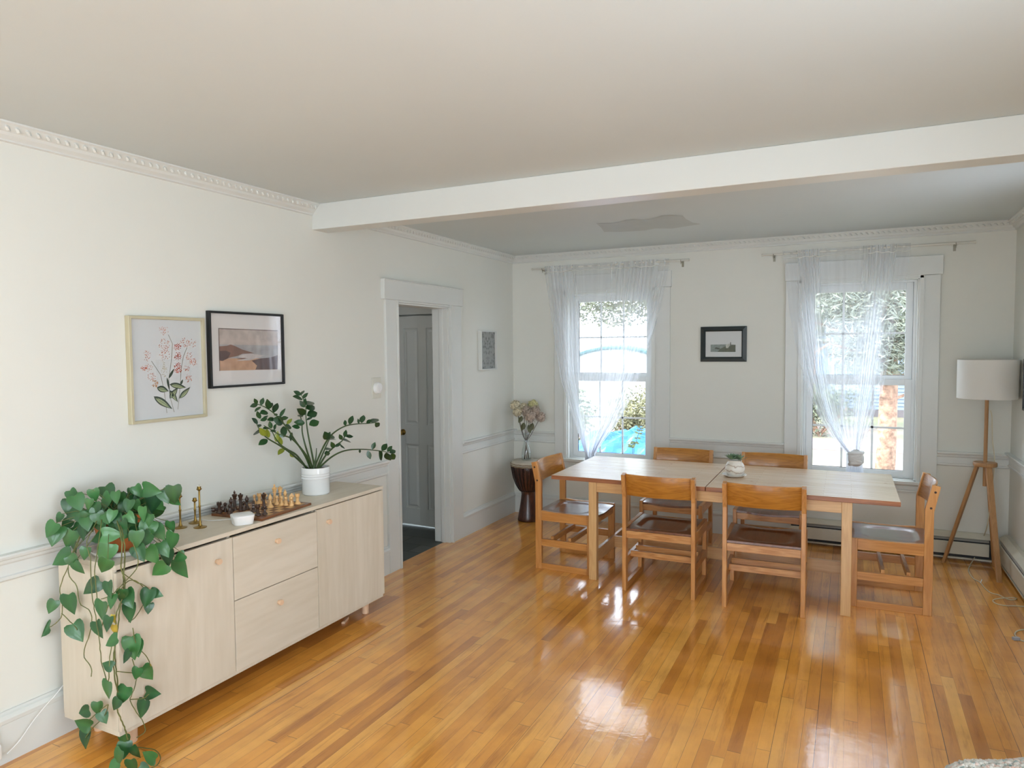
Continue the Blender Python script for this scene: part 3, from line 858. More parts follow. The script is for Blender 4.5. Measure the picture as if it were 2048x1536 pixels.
def piece(kind, x, y, dark, label, group, tilt=None, rz=0.0):
    m = M_rosew if dark else M_boxw
    b = MB().lathe(PR[kind], n=18)
    if kind == 'knight':
        # horse head: side outline with real thickness
        out = [(-0.009, 0.019), (0.009, 0.019), (0.010, 0.028), (0.006, 0.036), (0.012, 0.035), (0.017, 0.038), (0.017, 0.043), (0.010, 0.052), (0.006, 0.056), (0.003, 0.061), (0.0, 0.056), (-0.006, 0.052), (-0.011, 0.042), (-0.012, 0.030)]
        b.prism(out, 'y', -0.0062, 0.0062)
    if kind == 'rook':
        for k in range(5):
            a = 2 * PI * k / 5; b.box(0.0095, 0.0126, -0.003, 0.003, 0.0535, 0.0568, Matrix.Rotation(a, 4, 'Z'))
    if kind == 'king':
        b.box(-0.0045, 0.0045, -0.0015, 0.0015, 0.098, 0.101); b.box(-0.0015, 0.0015, -0.0015, 0.0015, 0.097, 0.1055)
    if kind == 'queen':
        for k in range(8):
            a = 2 * PI * k / 8; b.ball((0.0118 * math.cos(a), 0.0118 * math.sin(a), 0.0795), 0.0023, n=6, m=4)
    o = b.build('chess_' + kind, m, smooth='auto', bevel=0.0012 if kind == 'knight' else 0)
    o.location = (x, y, STOP + 0.0136)
    if tilt:
        o.rotation_euler = tilt; o.location.z += 0.0162
    else: o.rotation_euler = (0, 0, rz)
    tag(o, label, 'chess piece', group)
GL, GD = 'light chess pieces on the board', 'dark chess pieces on the board'
def pp_(u, v): # base centre seen at a pixel of the photo, on the board surface
    p = onz(400 + u / 7.314, 960 + (v - 8) / 7.314, STOP + 0.0136)
    return min(max(p.x - 0.012, bx0 + 0.02), bx1 - 0.02), p.y
LP = [('pawn', 822, 352, 'light pawn at the wall end of the light row, leftmost light piece'), ('rook', 893, 356, 'light rook next to the leftmost light pawn, against the wall side'),
      ('knight', 965, 350, 'light knight just left of the light front bishop'), ('bishop', 1055, 412, 'light bishop standing forward of the light row, partly behind the tall dark queen'),
      ('king', 1118, 345, 'light king, tallest of the light pieces'), ('queen', 1200, 335, 'light queen immediately right of the light king'),
      ('pawn', 1150, 368, 'light pawn in front of the light king'), ('pawn', 1220, 376, 'light pawn in front of the light queen'),
      ('bishop', 1273, 345, 'light bishop right of the light queen in the back row'), ('pawn', 1285, 380, 'light pawn in front of the back-row light bishop'),
      ('knight', 1362, 360, 'light knight beside the rightmost light rook'), ('pawn', 1365, 384, 'light pawn in front of the right-hand light knight'),
      ('rook', 1452, 360, 'light rook at the far right end of the board')]
DP = [('rook', 308, 492, 'dark rook at the far left corner of the board'), ('pawn', 395, 475, 'dark pawn standing behind the fallen dark piece'),
      ('bishop', 480, 468, 'dark bishop left of the dark king'), ('king', 535, 452, 'dark king, tallest in the dark back row'),
      ('queen', 622, 448, 'dark queen in the back row right of the dark king'), ('bishop', 712, 440, 'dark bishop just above the white router'),
      ('knight', 812, 478, 'dark knight beside the right edge of the white router'), ('rook', 872, 530, 'dark rook nearest the front edge of the board'),
      ('queen', 962, 440, 'tall dark queen standing out among the light pieces'), ('pawn', 975, 515, 'dark pawn in front of the tall forward dark queen'),
      ('pawn', 668, 452, 'dark pawn between the back-row dark queen and dark bishop'), ('pawn', 462, 500, 'dark pawn in front of the dark bishop, left of the router')]
for k, u, v, lab in LP:
    x, y = pp_(u, v); piece(k, x, y, False, lab, GL, rz=0.6)
for k, u, v, lab in DP:
    x, y = pp_(u, v); piece(k, x, y, True, lab, GD, rz=-0.9)
x, y = pp_(366, 480)
piece('rook', x, y, True, 'dark piece lying on its side near the left edge of the board', GD, tilt=(math.radians(88), 0, math.radians(-35)))

# white wifi router with its cable
rc = onz(489, 1041, STOP)
rt = thing('router', 'white lobed wifi router on the sideboard in front of the dark chess pieces', 'router', (0.356, -3.797, STOP), math.radians(20))
b = MB(); n = 48
def lob(a): return 0.057 + 0.0055 * math.cos(4 * a + 0.3)
prof = [(0.001, 0), (0.84, 0), (0.86, 0.003), (0.985, 0.036), (1.0, 0.041), (0.985, 0.0445), (0.93, 0.0460), (0.5, 0.0475), (0.001, 0.048)]
for r, z in prof:
    for k in range(n):
        a = 2 * PI * k / n; b.v.append((r * lob(a) * math.cos(a), r * lob(a) * math.sin(a), z))
for i in range(len(prof) - 1):
    for k in range(n): b.f.append((i * n + k, i * n + (k + 1) % n, (i + 1) * n + (k + 1) % n, (i + 1) * n + k))
b.build('router_body', M_whitepl, rt, smooth=True)
MB().lathe([(0.0001, 0), (0.002, 0), (0.002, 0.0006), (0.0001, 0.0006)], (0.024, 0.022, 0.0474), 8).build('status_light', mat('white_dot', (250, 250, 250), 0.3), rt)
cable = [onz(u, v, STOP + 0.003) for u, v in ((467, 1038), (440, 1040), (418, 1041), (395, 1038), (375, 1043))]
o = MB().tube(smooth_pts(cable, 6), 0.0022, 6).build('cable', M_whitepl); tag(o, 'thin white cable running left from the router along the sideboard', 'cable')

# brass candle holders
def candle(p, h, label, stub=False):
    t = thing('candlestick', label, 'candle holder', (p[0], p[1], STOP), group='brass candlesticks on the sideboard')
    b = MB().lathe([(0.001, 0), (0.030, 0), (0.031, 0.003), (0.027, 0.004), (0.010, 0.009), (0.0055, 0.02), (0.0042, 0.04), (0.0050, h * 0.5), (0.0066, h * 0.5 + 0.004), (0.0045, h * 0.5 + 0.008), (0.0040, h - 0.022), (0.007, h - 0.019), (0.0125, h - 0.014), (0.0125, h - 0.011), (0.009, h - 0.010), (0.0085, h), (0.0068, h), (0.0068, h - 0.008), (0.001, h - 0.008)], n=20)
    b.build('stand', M_brass, t, smooth='auto')
    if stub:
        k = MB().lathe([(0.001, -0.006), (0.0064, -0.006), (0.006, 0.002), (0.001, 0.003)], (0, 0, h), 12).build('candle_stub', mat('wax', (232, 226, 210), 0.5), t, smooth=True)
        MB().tube([(0, 0, h), (0.001, 0, h + 0.008)], 0.0008, 5).build('wick', M_black, k)
pc = [onz(364, 1056, STOP), onz(402, 1055, STOP), onz(399.5, 1050, STOP)]
candle((pc[0].x - 0.01, pc[0].y), 0.165, 'brass candlestick left of the close pair, partly behind the pothos leaves')
candle((pc[1].x - 0.005, pc[1].y), 0.200, 'tallest brass candlestick, topped with a candle stub, right of the pothos', True)
candle((pc[2].x - 0.055, pc[2].y + 0.02), 0.125, 'short brass candlestick close behind the tallest one')

# ================================================================== ZZ PLANT IN A WHITE POT
M_pot = mat('white_glazed_ceramic', (228, 230, 228), 0.16, var=0.01, coat=0.6)
zc = Vector((0.197, -3.095, STOP))
zz = thing('potted_zz_plant', 'zz plant with arching glossy stems in a white ribbed pot on the sideboard', 'plant', zc)
R0 = 0.080
b = MB().lathe([(0.001, 0), (R0 - 0.006, 0), (R0, 0.006), (R0 + 0.001, 0.095), (R0 + 0.004, 0.099), (R0 + 0.001, 0.103), (R0 + 0.001, 0.109), (R0 + 0.004, 0.113), (R0 + 0.001, 0.117), (R0 + 0.001, 0.123), (R0 + 0.004, 0.127), (R0 + 0.002, 0.131), (R0 + 0.003, 0.157), (R0 + 0.001, 0.161), (R0 - 0.005, 0.160), (R0 - 0.006, 0.140), (0.001, 0.139)], n=40)
b.build('pot', M_pot, zz, smooth='auto')
MB().lathe([(0.001, 0.139), (R0 - 0.007, 0.139), (R0 - 0.02, 0.147), (0.001, 0.150)], n=24).build('soil', mat('potting_soil', (44, 34, 26), 0.9, var=0.4, scale=80, bump=0.5, bscale=200), zz, smooth=True)
M_zleaf = leaf_material('zz_leaf', (14, 44, 22), (46, 92, 44), 0.3)
M_zstem = mat('zz_stem', (58, 80, 40), 0.45, var=0.25, scale=30)

def leaf(b, p, tip, nrm, w, kind='oval', fold=0.15, droop=0.1, tone=0.5, nseg=7):
    """leaf blade from base p to tip with two sides folded along the midrib"""
    p = Vector(p); tip = Vector(tip); ax = tip - p; L = ax.length; ax.normalize()
    nrm = Vector(nrm); nrm = (nrm - ax * nrm.dot(ax))
    nrm = nrm.normalized() if nrm.length > 1e-6 else ax.orthogonal().normalized()
    sd = ax.cross(nrm)
    if kind == 'heart':
        pr = [(0.0, 0.0), (-0.10, 0.55), (-0.06, 0.86), (0.12, 1.0), (0.32, 0.95), (0.54, 0.74), (0.74, 0.44), (0.90, 0.17), (1.0, 0.0)]
    else:
        pr = [(0.0, 0.0), (0.08, 0.38), (0.25, 0.82), (0.45, 1.0), (0.65, 0.88), (0.85, 0.45), (1.0, 0.0)]
    base = len(b.v); n = len(pr)
    def cz(t): return -droop * L * t * t
    for t, s_ in pr:                     # midrib points
        tt = max(t, 0.0); b.v.append(tuple(p + ax * (tt * L) + nrm * cz(tt))); b.tone.append(min(1, tone + 0.15))
    for sg in (-1, 1):
        for f in (0.55, 1.0):
            for t, s_ in pr:
                ww = s_ * w / 2 * f; tt = max(t, 0) * (1 - 0) if f < 1 else t
                tt = lerp(max(t, 0), t, f)
                b.v.append(tuple(p + ax * (tt * L) + sd * (sg * ww) + nrm * (cz(tt) + fold * ww * (1.0 if f < 1 else 0.75)))); b.tone.append(tone)
    for si in range(2):
        o0 = base + n + si * 2 * n
        for i in range(n - 1):
            a = (base + i, base + i + 1, o0 + i + 1, o0 + i); c = (o0 + i, o0 + i + 1, o0 + n + i + 1, o0 + n + i)
            b.f.append(a if si else a[::-1]); b.f.append(c if si else c[::-1])

C2 = lambda x, y: (340 + x * 0.2441, 740 + y * 0.2441)
ZD = (zc - CAM).dot(AF)
ZDX = [-0.05, -0.09, -0.01, 0.05, -0.02, -0.07, 0.03, 0.10, 0.11, 0.03, 0.0]
def zpt(u, v, k, f): return onx(u, v, 0.197 + ZDX[k] * f)
stems = [  # (points in the photo, depth offset at the tip, leaf pairs (t, size))
    ([(1150, 815), (1100, 690), (1020, 570), (955, 470), (880, 380), (790, 310), (705, 275)], -0.03, (0.42, 1.0, 8, 1.0)),
    ([(1130, 800), (1000, 690), (900, 620), (800, 560), (740, 500), (700, 415)], 0.08, (0.40, 1.0, 6, 0.9)),
    ([(1165, 805), (1110, 690), (1000, 565), (900, 530), (830, 490), (770, 455)], 0.02, (0.5, 1.0, 5, 0.9)),
    ([(1120, 790), (1040, 700), (960, 650), (905, 610), (865, 560), (835, 500)], -0.06, (0.55, 0.98, 3, 0.85)),
    ([(1190, 815), (1160, 670), (1130, 520), (1115, 400), (1110, 290), (1075, 200)], 0.02, (0.42, 1.0, 7, 1.0)),
    ([(1175, 800), (1115, 640), (1085, 520), (1080, 430), (1065, 370)], 0.07, (0.65, 1.0, 2, 0.8)),
    ([(1200, 800), (1262, 620), (1330, 525), (1430, 462), (1530, 442), (1620, 438), (1690, 430)], 0.10, (0.30, 1.0, 6, 0.75)),
    ([(1225, 800), (1275, 700), (1350, 625), (1410, 580), (1440, 530), (1470, 540)], 0.0, (0.45, 1.0, 5, 0.75)),
    ([(1245, 790), (1320, 715), (1430, 662), (1560, 650), (1700, 660), (1800, 678)], -0.05, (0.50, 1.0, 6, 0.7)),
    ([(1215, 800), (1250, 690), (1290, 600), (1320, 540)], 0.05, (0.7, 1.0, 2, 0.7)),
    ([(1195, 800), (1195, 720), (1200, 640)], 0.0, (0.9, 1.0, 1, 0.4)),
]
bs = MB(); bl = MB(); bl.tone = []
for si_, (pts, dd, (t0, t1, npair, sz)) in enumerate(stems):
    P3 = []
    for i, q in enumerate(pts):
        f = i / (len(pts) - 1); u, v = C2(*q)
        w = zpt(u, v, si_, f)
        if i == 0: w = zc + Vector(((u - 633) * 0.0025, RND.uniform(-.02, .02), 0.146))
        P3.append(w - zc)
    sp = smooth_pts(P3, 6)
    bs.tube(sp, [lerp(0.0062, 0.0022, i / (len(sp) - 1)) for i in range(len(sp))], 7)
ZL = {
 0: [(720,280,655,300),(715,278,690,235),(745,290,765,225),(745,300,692,340),(815,320,795,240),(815,320,835,262),(850,350,880,265),(800,345,740,352),(900,390,942,310),(850,368,885,362),(905,400,972,388),(860,400,798,408),(930,430,850,400),(1065,470,1000,460),(940,460,1002,468),(930,460,935,548),(1000,510,985,585)],
 1: [(740,400,712,338),(760,410,802,368),(720,440,673,392),(720,470,745,440),(750,505,678,515),(760,480,818,472),(800,570,726,612),(740,415,800,395)],
 2: [(830,480,815,420),(852,490,868,442),(820,500,872,498),(890,525,935,550)],
 4: [(1075,205,1013,172),(1075,205,1097,163),(1085,235,1130,185),(1085,240,1010,212),(1105,305,1063,252),(1108,290,1108,232),(1112,285,1182,258),(1115,318,1192,292),(1115,362,1043,320),(1122,375,1212,343),(1122,412,1167,382),(1140,452,1226,416),(1105,435,1018,426)],
 5: [(1085,385,1048,362)],
 6: [(1290,570,1268,508),(1300,550,1352,540),(1300,572,1357,560),(1300,540,1312,508),(1440,457,1430,408),(1470,447,1497,370),(1548,440,1540,398),(1570,435,1585,365),(1610,440,1652,402),(1650,432,1707,393),(1680,435,1720,464)],
 7: [(1345,640,1320,590),(1350,630,1402,600),(1400,610,1428,650),(1410,572,1387,528),(1432,552,1440,487),(1440,545,1504,542),(1420,577,1484,582)],
 9: [(1275,655,1322,638),(1280,660,1296,707)],
 8: [(1555,650,1556,682),(1620,660,1642,732),(1655,652,1680,590),(1710,665,1744,742),(1735,662,1780,600),(1780,670,1820,620),(1770,676,1806,748),(1800,680,1852,655),(1810,686,1846,736)],
}
for si_, lv in ZL.items():
    for x0, y0, x1, y1 in lv:
        p = zpt(*C2(x0, y0), si_, 0.85) - zc
        q = onx(*C2(x1, y1), zc.x + ZDX[si_] * 0.85 + RND.uniform(-0.02, 0.025)) - zc
        nr = (-AF * RND.uniform(0.8, 1.2) + Vector((RND.uniform(-.5, .5), RND.uniform(-.5, .5), RND.uniform(0.1, 0.7)))).normalized()
        leaf(bl, p, q, nr, (q - p).length * RND.uniform(0.50, 0.60), 'oval', 0.22, 0.08, RND.choice((0.1, 0.25, 0.4, 0.5, 0.3)))
def off_wall(b, org, xm=0.012):
    b.v = [(max(x, xm - org.x), y, z) for x, y, z in b.v]
off_wall(bl, zc)
bs.build('stems', M_zstem, zz, smooth=True)
bl.build('foliage', M_zleaf, zz, smooth=True)
# yellowing leaflets
by_ = MB(); by_.tone = []
for (u0, v0), (u1, v1) in (((957, 445), (1000, 395)), ((870, 590), (880, 500)), ((910, 620), (895, 545)), ((935, 640), (885, 690)), ((810, 555), (790, 485)), ((1015, 715), (985, 675)), ((790, 540), (735, 480))):
    p = onx(*C2(u0, v0), 0.15) - zc; q = onx(*C2(u1, v1), 0.16) - zc
    leaf(by_, p, q, -AF + Vector((0, 0, 0.3)), (q - p).length * 0.5, 'oval', 0.2, 0.1, 0.5)
o = by_.build('foliage', leaf_material('zz_leaf_yellow', (86, 104, 30), (150, 158, 52), 0.35), zz, smooth=True); o['label'] = 'yellowing leaflets'

# ================================================================== POTHOS / HEARTLEAF IN A TERRACOTTA POT
C1 = lambda x, y: (x * 0.414, 900 + y * 0.414)
sc_ = Vector((0.262, -4.36, STOP))
o = MB().lathe([(0.001, 0), (0.10, 0), (0.116, 0.010), (0.126, 0.024), (0.122, 0.025), (0.110, 0.012), (0.001, 0.008)], n=40).build('plant_saucer', M_pot, loc=sc_, smooth='auto')
tag(o, 'round white saucer under the terracotta plant pot on the sideboard', 'saucer')
pt = thing('potted_pothos', 'trailing heart-leaved pothos in a terracotta pot, vines hanging over the sideboard end', 'plant', (0.238, -4.355, STOP + 0.009))
pc0 = Vector((0.238, -4.355, STOP + 0.009))
M_terra = mat('terracotta', (196, 112, 56), 0.55, var=0.15, scale=14, coat=0.15)
MB().lathe([(0.001, 0), (0.066, 0), (0.070, 0.004), (0.098, 0.118), (0.106, 0.120), (0.108, 0.152), (0.100, 0.154), (0.096, 0.13), (0.001, 0.128)], n=36).build('pot', M_terra, pt, smooth='auto')
MB().lathe([(0.001, 0.128), (0.095, 0.129), (0.06, 0.14), (0.001, 0.143)], n=20).build('soil', _M['potting_soil'], pt, smooth=True)
PD = (pc0 - CAM).dot(AF)
def hang(u, v, off=0.0):
    """a point of the hanging part: in front of the sideboard face, or past its left end"""
    if u < 216: 
        p = ony(u, v, -4.535 - off * 0.6)
        if p.x < 0.42: return p
    return onx(u, v, 0.445 + off)
L_top = [(355,225,70,60),(455,218,60,80),(522,212,85,60),(452,290,85,100),(590,290,65,110),(537,320,60,100),(350,310,80,150),(330,275,70,90),(375,255,80,60),(510,255,90,120),(590,235,70,90),(635,210,50,90),(665,200,60,60),(730,195,90,10),(740,250,100,100),(795,225,70,60),(840,215,90,90),(845,245,60,45),(245,385,75,120),(265,415,90,100),(335,430,90,110),(300,525,90,150),(355,540,70,60),(380,570,70,60),(430,350,90,100),(470,425,70,160),(540,410,90,0),(510,500,100,110),(505,560,80,120),(595,375,70,60),(630,360,80,90),(630,330,60,45),(710,390,90,100),(705,435,80,130),(660,430,80,90),(640,405,70,120),(770,400,80,60),(825,380,70,90),(830,440,90,110),(795,480,80,60),(675,500,80,60),(735,510,90,60),(770,580,85,140),(875,570,100,60),(810,520,80,90),(865,520,60,150),(320,365,60,120),(285,330,50,120),(390,330,60,60),(400,400,70,90),(480,330,60,60),(570,340,60,60),(620,270,60,100),(690,310,70,90),(660,270,60,80),(720,340,60,100),(360,470,60,90),(410,500,60,100),(590,420,50,100),(560,230,60,80),(430,260,50,100)]
L_hang = [(445,663,90,140),(525,675,80,80),(540,730,70,100),(490,775,95,100),(250,757,65,110),(340,745,100,80),(195,870,95,160),(372,880,95,55),(475,868,85,70),(620,720,90,60),(625,785,90,90),(590,700,60,100),(710,715,85,100),(755,695,60,20),(718,765,50,90),(520,840,70,100),(538,925,70,150),(640,955,110,80),(610,1000,60,120),(660,960,75,70),(520,1040,55,200),(710,1078,80,60),(660,1080,60,110),(520,1160,95,100),(595,1185,85,110),(735,1175,78,0),(470,1248,65,90),(405,1265,65,160),(500,1292,60,60),(560,1230,60,120),(688,1250,85,105),(400,1325,80,200),(412,1393,88,90)]
L_floor = [(600,1400,70,100),(570,1490,90,110),(655,1460,70,60),(720,1480,80,200),(600,1450,80,90)]
bl = MB(); bl.tone = []; bs = MB()
def place_leaf(cx, cy, s, ang, P, stem_to=None, wf=0.92):
    """heart leaf centred at a crop point, tip pointing ang degrees (clockwise from right)"""
    a = math.radians(ang); d2 = AR * math.cos(a) - AU * math.sin(a)
    k = (P - CAM).dot(AF) / FPX * 0.414
    L = s * k
    d3 = (d2 + AF * RND.uniform(-0.35, 0.15)).normalized()
    p0 = P - d3 * (L * 0.45)
    nr = (-AF * 1.0 + AR * RND.uniform(-0.5, 0.5) + AU * RND.uniform(-0.1, 0.6)).normalized()
    leaf(bl, p0 - pc0, p0 + d3 * L - pc0, nr, L * wf * RND.uniform(0.86, 1.04), 'heart', 0.22, 0.14, RND.uniform(0.05, 0.75))
    if stem_to is not None:
        q = Vector(stem_to); mid = (p0 + q) / 2 + AU * 0.015
        bs.tube(smooth_pts([q - pc0, mid - pc0, p0 - pc0], 4), 0.0013, 5)
for cx, cy, s, a in L_top:
    u, v = C1(cx, cy)
    rx = (cx - 560) / 330; ry = (cy - 390) / 200
    front = math.sqrt(max(0.05, 1 - min(0.95, rx * rx + ry * ry)))
    D = PD - 0.17 * front + RND.uniform(-0.03, 0.05)
    P = ondepth(u, v, D)
    if P.x < 0.10: P = onx(u, v, 0.10 + RND.uniform(0, 0.05))
    if P.z < STOP + 0.03 and P.x < 0.45 and P.y > -4.54:
        P = hang(u, v, 0.03)
    place_leaf(cx, cy, s * 1.06, a, P, pc0 + Vector((RND.uniform(-.05, .05), RND.uniform(-.05, .05), 0.15)))
# inner leaves that fill the crown
for i in range(80):
    th = RND.uniform(0, 2 * PI); r = RND.uniform(0.03, 0.17)
    P = pc0 + Vector((r * math.cos(th) * 0.8, r * math.sin(th), RND.uniform(0.14, 0.23) - r * 0.4))
    P.x = max(P.x, 0.10)
    place_leaf(0, 0, RND.uniform(55, 80), RND.uniform(40, 140), P, None)
V = [
 [(600,440),(600,560),(595,640),(600,700),(580,760),(570,860),(555,960),(560,1060),(570,1150),(560,1230),(580,1290),(605,1350),(618,1400)],
 [(590,450),(585,560),(605,640),(590,720),(560,800),(562,900),(548,1000),(556,1110),(575,1180)],
 [(420,440),(435,520),(440,620),(448,720),(462,800),(480,920),(490,1020),(515,1110)],
 [(330,560),(290,665),(300,740),(298,800),(265,840),(240,855)],
 [(330,560),(370,660),(385,740),(435,780),(440,860),(405,985),(440,1050),(442,1095)],
 [(650,470),(665,560),(600,640),(540,700),(490,720)],
 [(600,600),(660,640),(690,650),(720,690),(660,800),(620,830)],
 [(570,700),(610,640),(650,630),(690,660)],
 [(640,860),(660,940),(710,1000),(725,1040)],
 [(640,1010),(660,1090),(645,1160),(630,1210),(660,1270),(690,1310),(700,1360),(660,1390)],
 [(565,1070),(620,1075),(690,1080)],
 [(298,790),(350,840),(372,870)],
 [(520,1230),(480,1260),(435,1300),(390,1330)],
 [(525,1230),(500,1290),(440,1350),(415,1390)],
 [(630,1205),(690,1200),(720,1180)],
 [(485,870),(500,830),(520,760),(560,700)],
 [(550,880),(530,1000),(525,1100),(515,1170)],
 [(460,560),(462,640),(470,720)],
]
for k, vn in enumerate(V):
    P3 = [hang(*C1(x, y), 0.012 + 0.012 * (k % 3)) for x, y in vn]
    if vn[0][1] < 600: P3.insert(0, pc0 + Vector(((P3[0].x - pc0.x) * 0.5, (P3[0].y - pc0.y) * 0.6, 0.16)))
    P3 = [p - pc0 for p in P3]
    sp = smooth_pts(P3, 5)
    sp = [p + Vector((0, 0, 0)) + AR * RND.uniform(-0.0015, 0.0015) for p in sp]
    bs.tube(sp, 0.0019 if k > 1 else 0.0028, 6)
for cx, cy, s, a in L_hang:
    u, v = C1(cx, cy); P = hang(u, v, RND.uniform(0.02, 0.05))
    place_leaf(cx, cy, s * 1.05, a, P)
tail = [onz(*C1(x, y), 0.02) for x, y in ((618, 1400), (640, 1430), (700, 1440), (750, 1450), (775, 1485), (755, 1525), (700, 1545))]
bs.tube([p - pc0 for p in smooth_pts([hang(*C1(605, 1350), 0.012)] + tail, 5)], 0.0022, 6)
bs.tube([p - pc0 for p in smooth_pts([onz(*C1(x, y), 0.03) for x, y in ((620, 1420), (600, 1470), (560, 1520), (540, 1560))], 5)], 0.002, 6)
for cx, cy, s, a in L_floor + [(640, 1530, 80, 80), (545, 1545, 80, 120), (700, 1540, 60, 30)]:
    P = onz(*C1(cx, cy), 0.045 + RND.uniform(0, 0.02)); place_leaf(cx, cy, s, a, P)
off_wall(bs, pc0); off_wall(bl, pc0)
bs.build('vines', mat('pothos_vine', (104, 108, 58), 0.5, var=0.3, scale=40), pt, smooth=True)
bl.build('foliage', leaf_material('pothos_leaf', (16, 58, 32), (70, 128, 66), 0.36), pt, smooth=True)
dl = MB(); dl.tone = []
P = hang(*C1(555, 870), 0.03) - pc0; leaf(dl, P + Vector((0, 0, .02)), P - Vector((0, 0, .025)), -AF, 0.028, 'heart', .5, .3, .6)
P = hang(*C1(722, 1045), 0.03) - pc0; leaf(dl, P + Vector((0, 0, .01)), P - Vector((0, 0, .012)), -AF, 0.02, 'heart', .6, .3, .6)
P = hang(*C1(548, 815), 0.03) - pc0; leaf(dl, P + Vector((0, 0, .015)), P - Vector((0, 0, .025)), -AF, 0.02, 'heart', .4, .3, .9)
o = dl.build('foliage', leaf_material('withered_leaf', (150, 110, 50), (190, 170, 60), 0.6), pt, smooth=True); o['label'] = 'withered brown and yellow leaves'

# ================================================================== PICTURES
def frame_parts(root, w, h, fw, fd, m_frame, m_paper, glass=True, wall='L'):
    """local axes: x along the wall, y out of the wall, z up, origin at the lower left corner"""
    b = MB()
    b.box(0, fw, 0, fd, 0, h).box(w - fw, w, 0, fd, 0, h).box(fw, w - fw, 0, fd, 0, fw).box(fw, w - fw, 0, fd, h - fw, h)
    b.build('frame', m_frame, root, bevel=0.0015)
    MB().box(fw, w - fw, 0.002, fd * 0.45, fw, h - fw).build('print', m_paper, root)
    if glass: MB().box(fw, w - fw, fd * 0.45 + 0.003, fd * 0.45 + 0.0045, fw, h - fw).build('glass', M_pglass, root)
    return fd * 0.45
def wall_left_thing(name, label, cat, y0, z0, x=0.0005):
    # local x -> +y of the room, local y -> +x of the room: mirrored, so build with a rotated empty (x -> -y)
    return thing(name, label, cat, (x, y0, z0), -PI / 2)
# on the left wall the empty turned by -90 deg has local x = -room y, local y = +room x; u runs from the far edge to the near edge
p1 = wall_left_thing('framed_botanical_print', 'botanical print of coral flowers in a champagne frame on the left wall', 'picture', -3.708, 1.307)
M_champ = mat('champagne_frame', (196, 188, 158), 0.35, metal=0.25, var=0.05)
M_paper = mat('print_paper', (205, 208, 208), 0.6, var=0.01)
w1, h1 = 0.424, 0.510
d_ = frame_parts(p1, w1, h1, 0.014, 0.028, M_champ, M_paper)
# the drawing: crop coordinates -> picture plane
def c3(x, y): return (230 + x / 5.486, 600 + y / 5.486)
def on_pic(x, y, org, off):
    P = onx(*c3(x, y), 0.0005 + off)
    return (org[1] - P.y, off, P.z - org[2])
O1 = (0, -3.708, 1.307)
art = {}
def ab(k):
    if k not in art: art[k] = MB()
    return art[k]
def flat_leaf(k, x0, y0, x1, y1, w, off=None, org=O1):
    off = d_ + 0.0004 if off is None else off
    b = ab(k); n = 8; dx, dy = x1 - x0, y1 - y0; L = math.hypot(dx, dy); nx, ny = -dy / L, dx / L
    pts = []
    for i in range(n + 1):
        t = i / n; pts.append((x0 + dx * t + nx * w * math.sin(PI * t ** 0.8), y0 + dy * t + ny * w * math.sin(PI * t ** 0.8)))
    for i in range(n - 1, 0, -1):
        t = i / n; pts.append((x0 + dx * t - nx * w * math.sin(PI * t ** 0.8), y0 + dy * t - ny * w * math.sin(PI * t ** 0.8)))
    b.add([on_pic(x, y, org, off) for x, y in pts], [tuple(range(len(pts)))])
def flat_line(k, pts, w, off=None, org=O1):
    off = d_ + 0.0003 if off is None else off
    b = ab(k)
    for (x0, y0), (x1, y1) in zip(pts[:-1], pts[1:]):
        dx, dy = x1 - x0, y1 - y0; L = math.hypot(dx, dy) or 1; nx, ny = -dy / L * w / 2, dx / L * w / 2
        b.add([on_pic(x, y, org, off) for x, y in ((x0 + nx, y0 + ny), (x1 + nx, y1 + ny), (x1 - nx, y1 - ny), (x0 - nx, y0 - ny))], [(0, 1, 2, 3)])
for ln in ([(570,1240),(540,1000),(500,820),(400,670)], [(650,1230),(600,1050),(590,870),(620,650),(630,480),(585,380)], [(690,1200),(715,950),(725,760),(750,620),(790,520)]): flat_line('stem', ln, 7)
for a in ((425,1058,630,1195,38),(600,1080,690,960,30),(600,925,780,960,32),(705,1080,825,955,26),(460,960,590,1000,36),(600,990,690,1120,26),(590,860,650,750,14),(570,850,600,1000,12),(720,930,745,870,12)):
    flat_leaf('leaf_dark', *a); x0, y0, x1, y1, w_ = a
    if w_ > 20: flat_leaf('leaf_light', lerp(x0, x1, .1), lerp(y0, y1, .1) + 5, lerp(x0, x1, .9), lerp(y0, y1, .9) + 5, w_ * 0.55, d_ + 0.0007); flat_line('leaf_dark', [(x0, y0), (x1, y1)], 4, d_ + 0.0009)
R3 = random.Random(3)
def blossom(cx, cy, r, n, k, ry=None):
    for _ in range(n):
        a = R3.uniform(0, 2 * PI); q = math.sqrt(R3.random()); x = cx + r * q * math.cos(a); y = cy + (ry or r) * q * math.sin(a); b_ = R3.uniform(0, 2 * PI); L = R3.uniform(9, 17)
        flat_leaf(k, x, y, x + L * math.cos(b_), y + L * math.sin(b_), R3.uniform(2.0, 3.6), d_ + 0.001 + R3.uniform(0, 0.0004))
for c in ((535,340,52,30,'bloom_pale'),(540,490,62,44,'bloom_pale'),(550,610,62,40,'bloom_pale'),(350,610,42,34,'bloom_pale',55),(350,745,62,36,'bloom_pale',34),(400,840,48,30,'bloom_pale'),(765,465,55,36,'bloom_pale'),(845,470,45,24,'bloom_pale'),(815,620,42,26,'bloom_pale'),(855,680,40,44,'bloom_pale'),(785,750,35,26,'bloom_pale'),(810,860,42,34,'bloom_pale'),(685,515,36,56,'bloom_deep'),(690,615,40,56,'bloom_deep'),(690,745,44,90,'bloom_deep',60),(440,920,40,40,'bloom_gold'),(320,750,30,20,'bloom_deep',16),(540,760,26,40,'bloom_cream',80)): blossom(c[0], c[1], c[2], c[3], c[4], c[5] if len(c) > 5 else None)
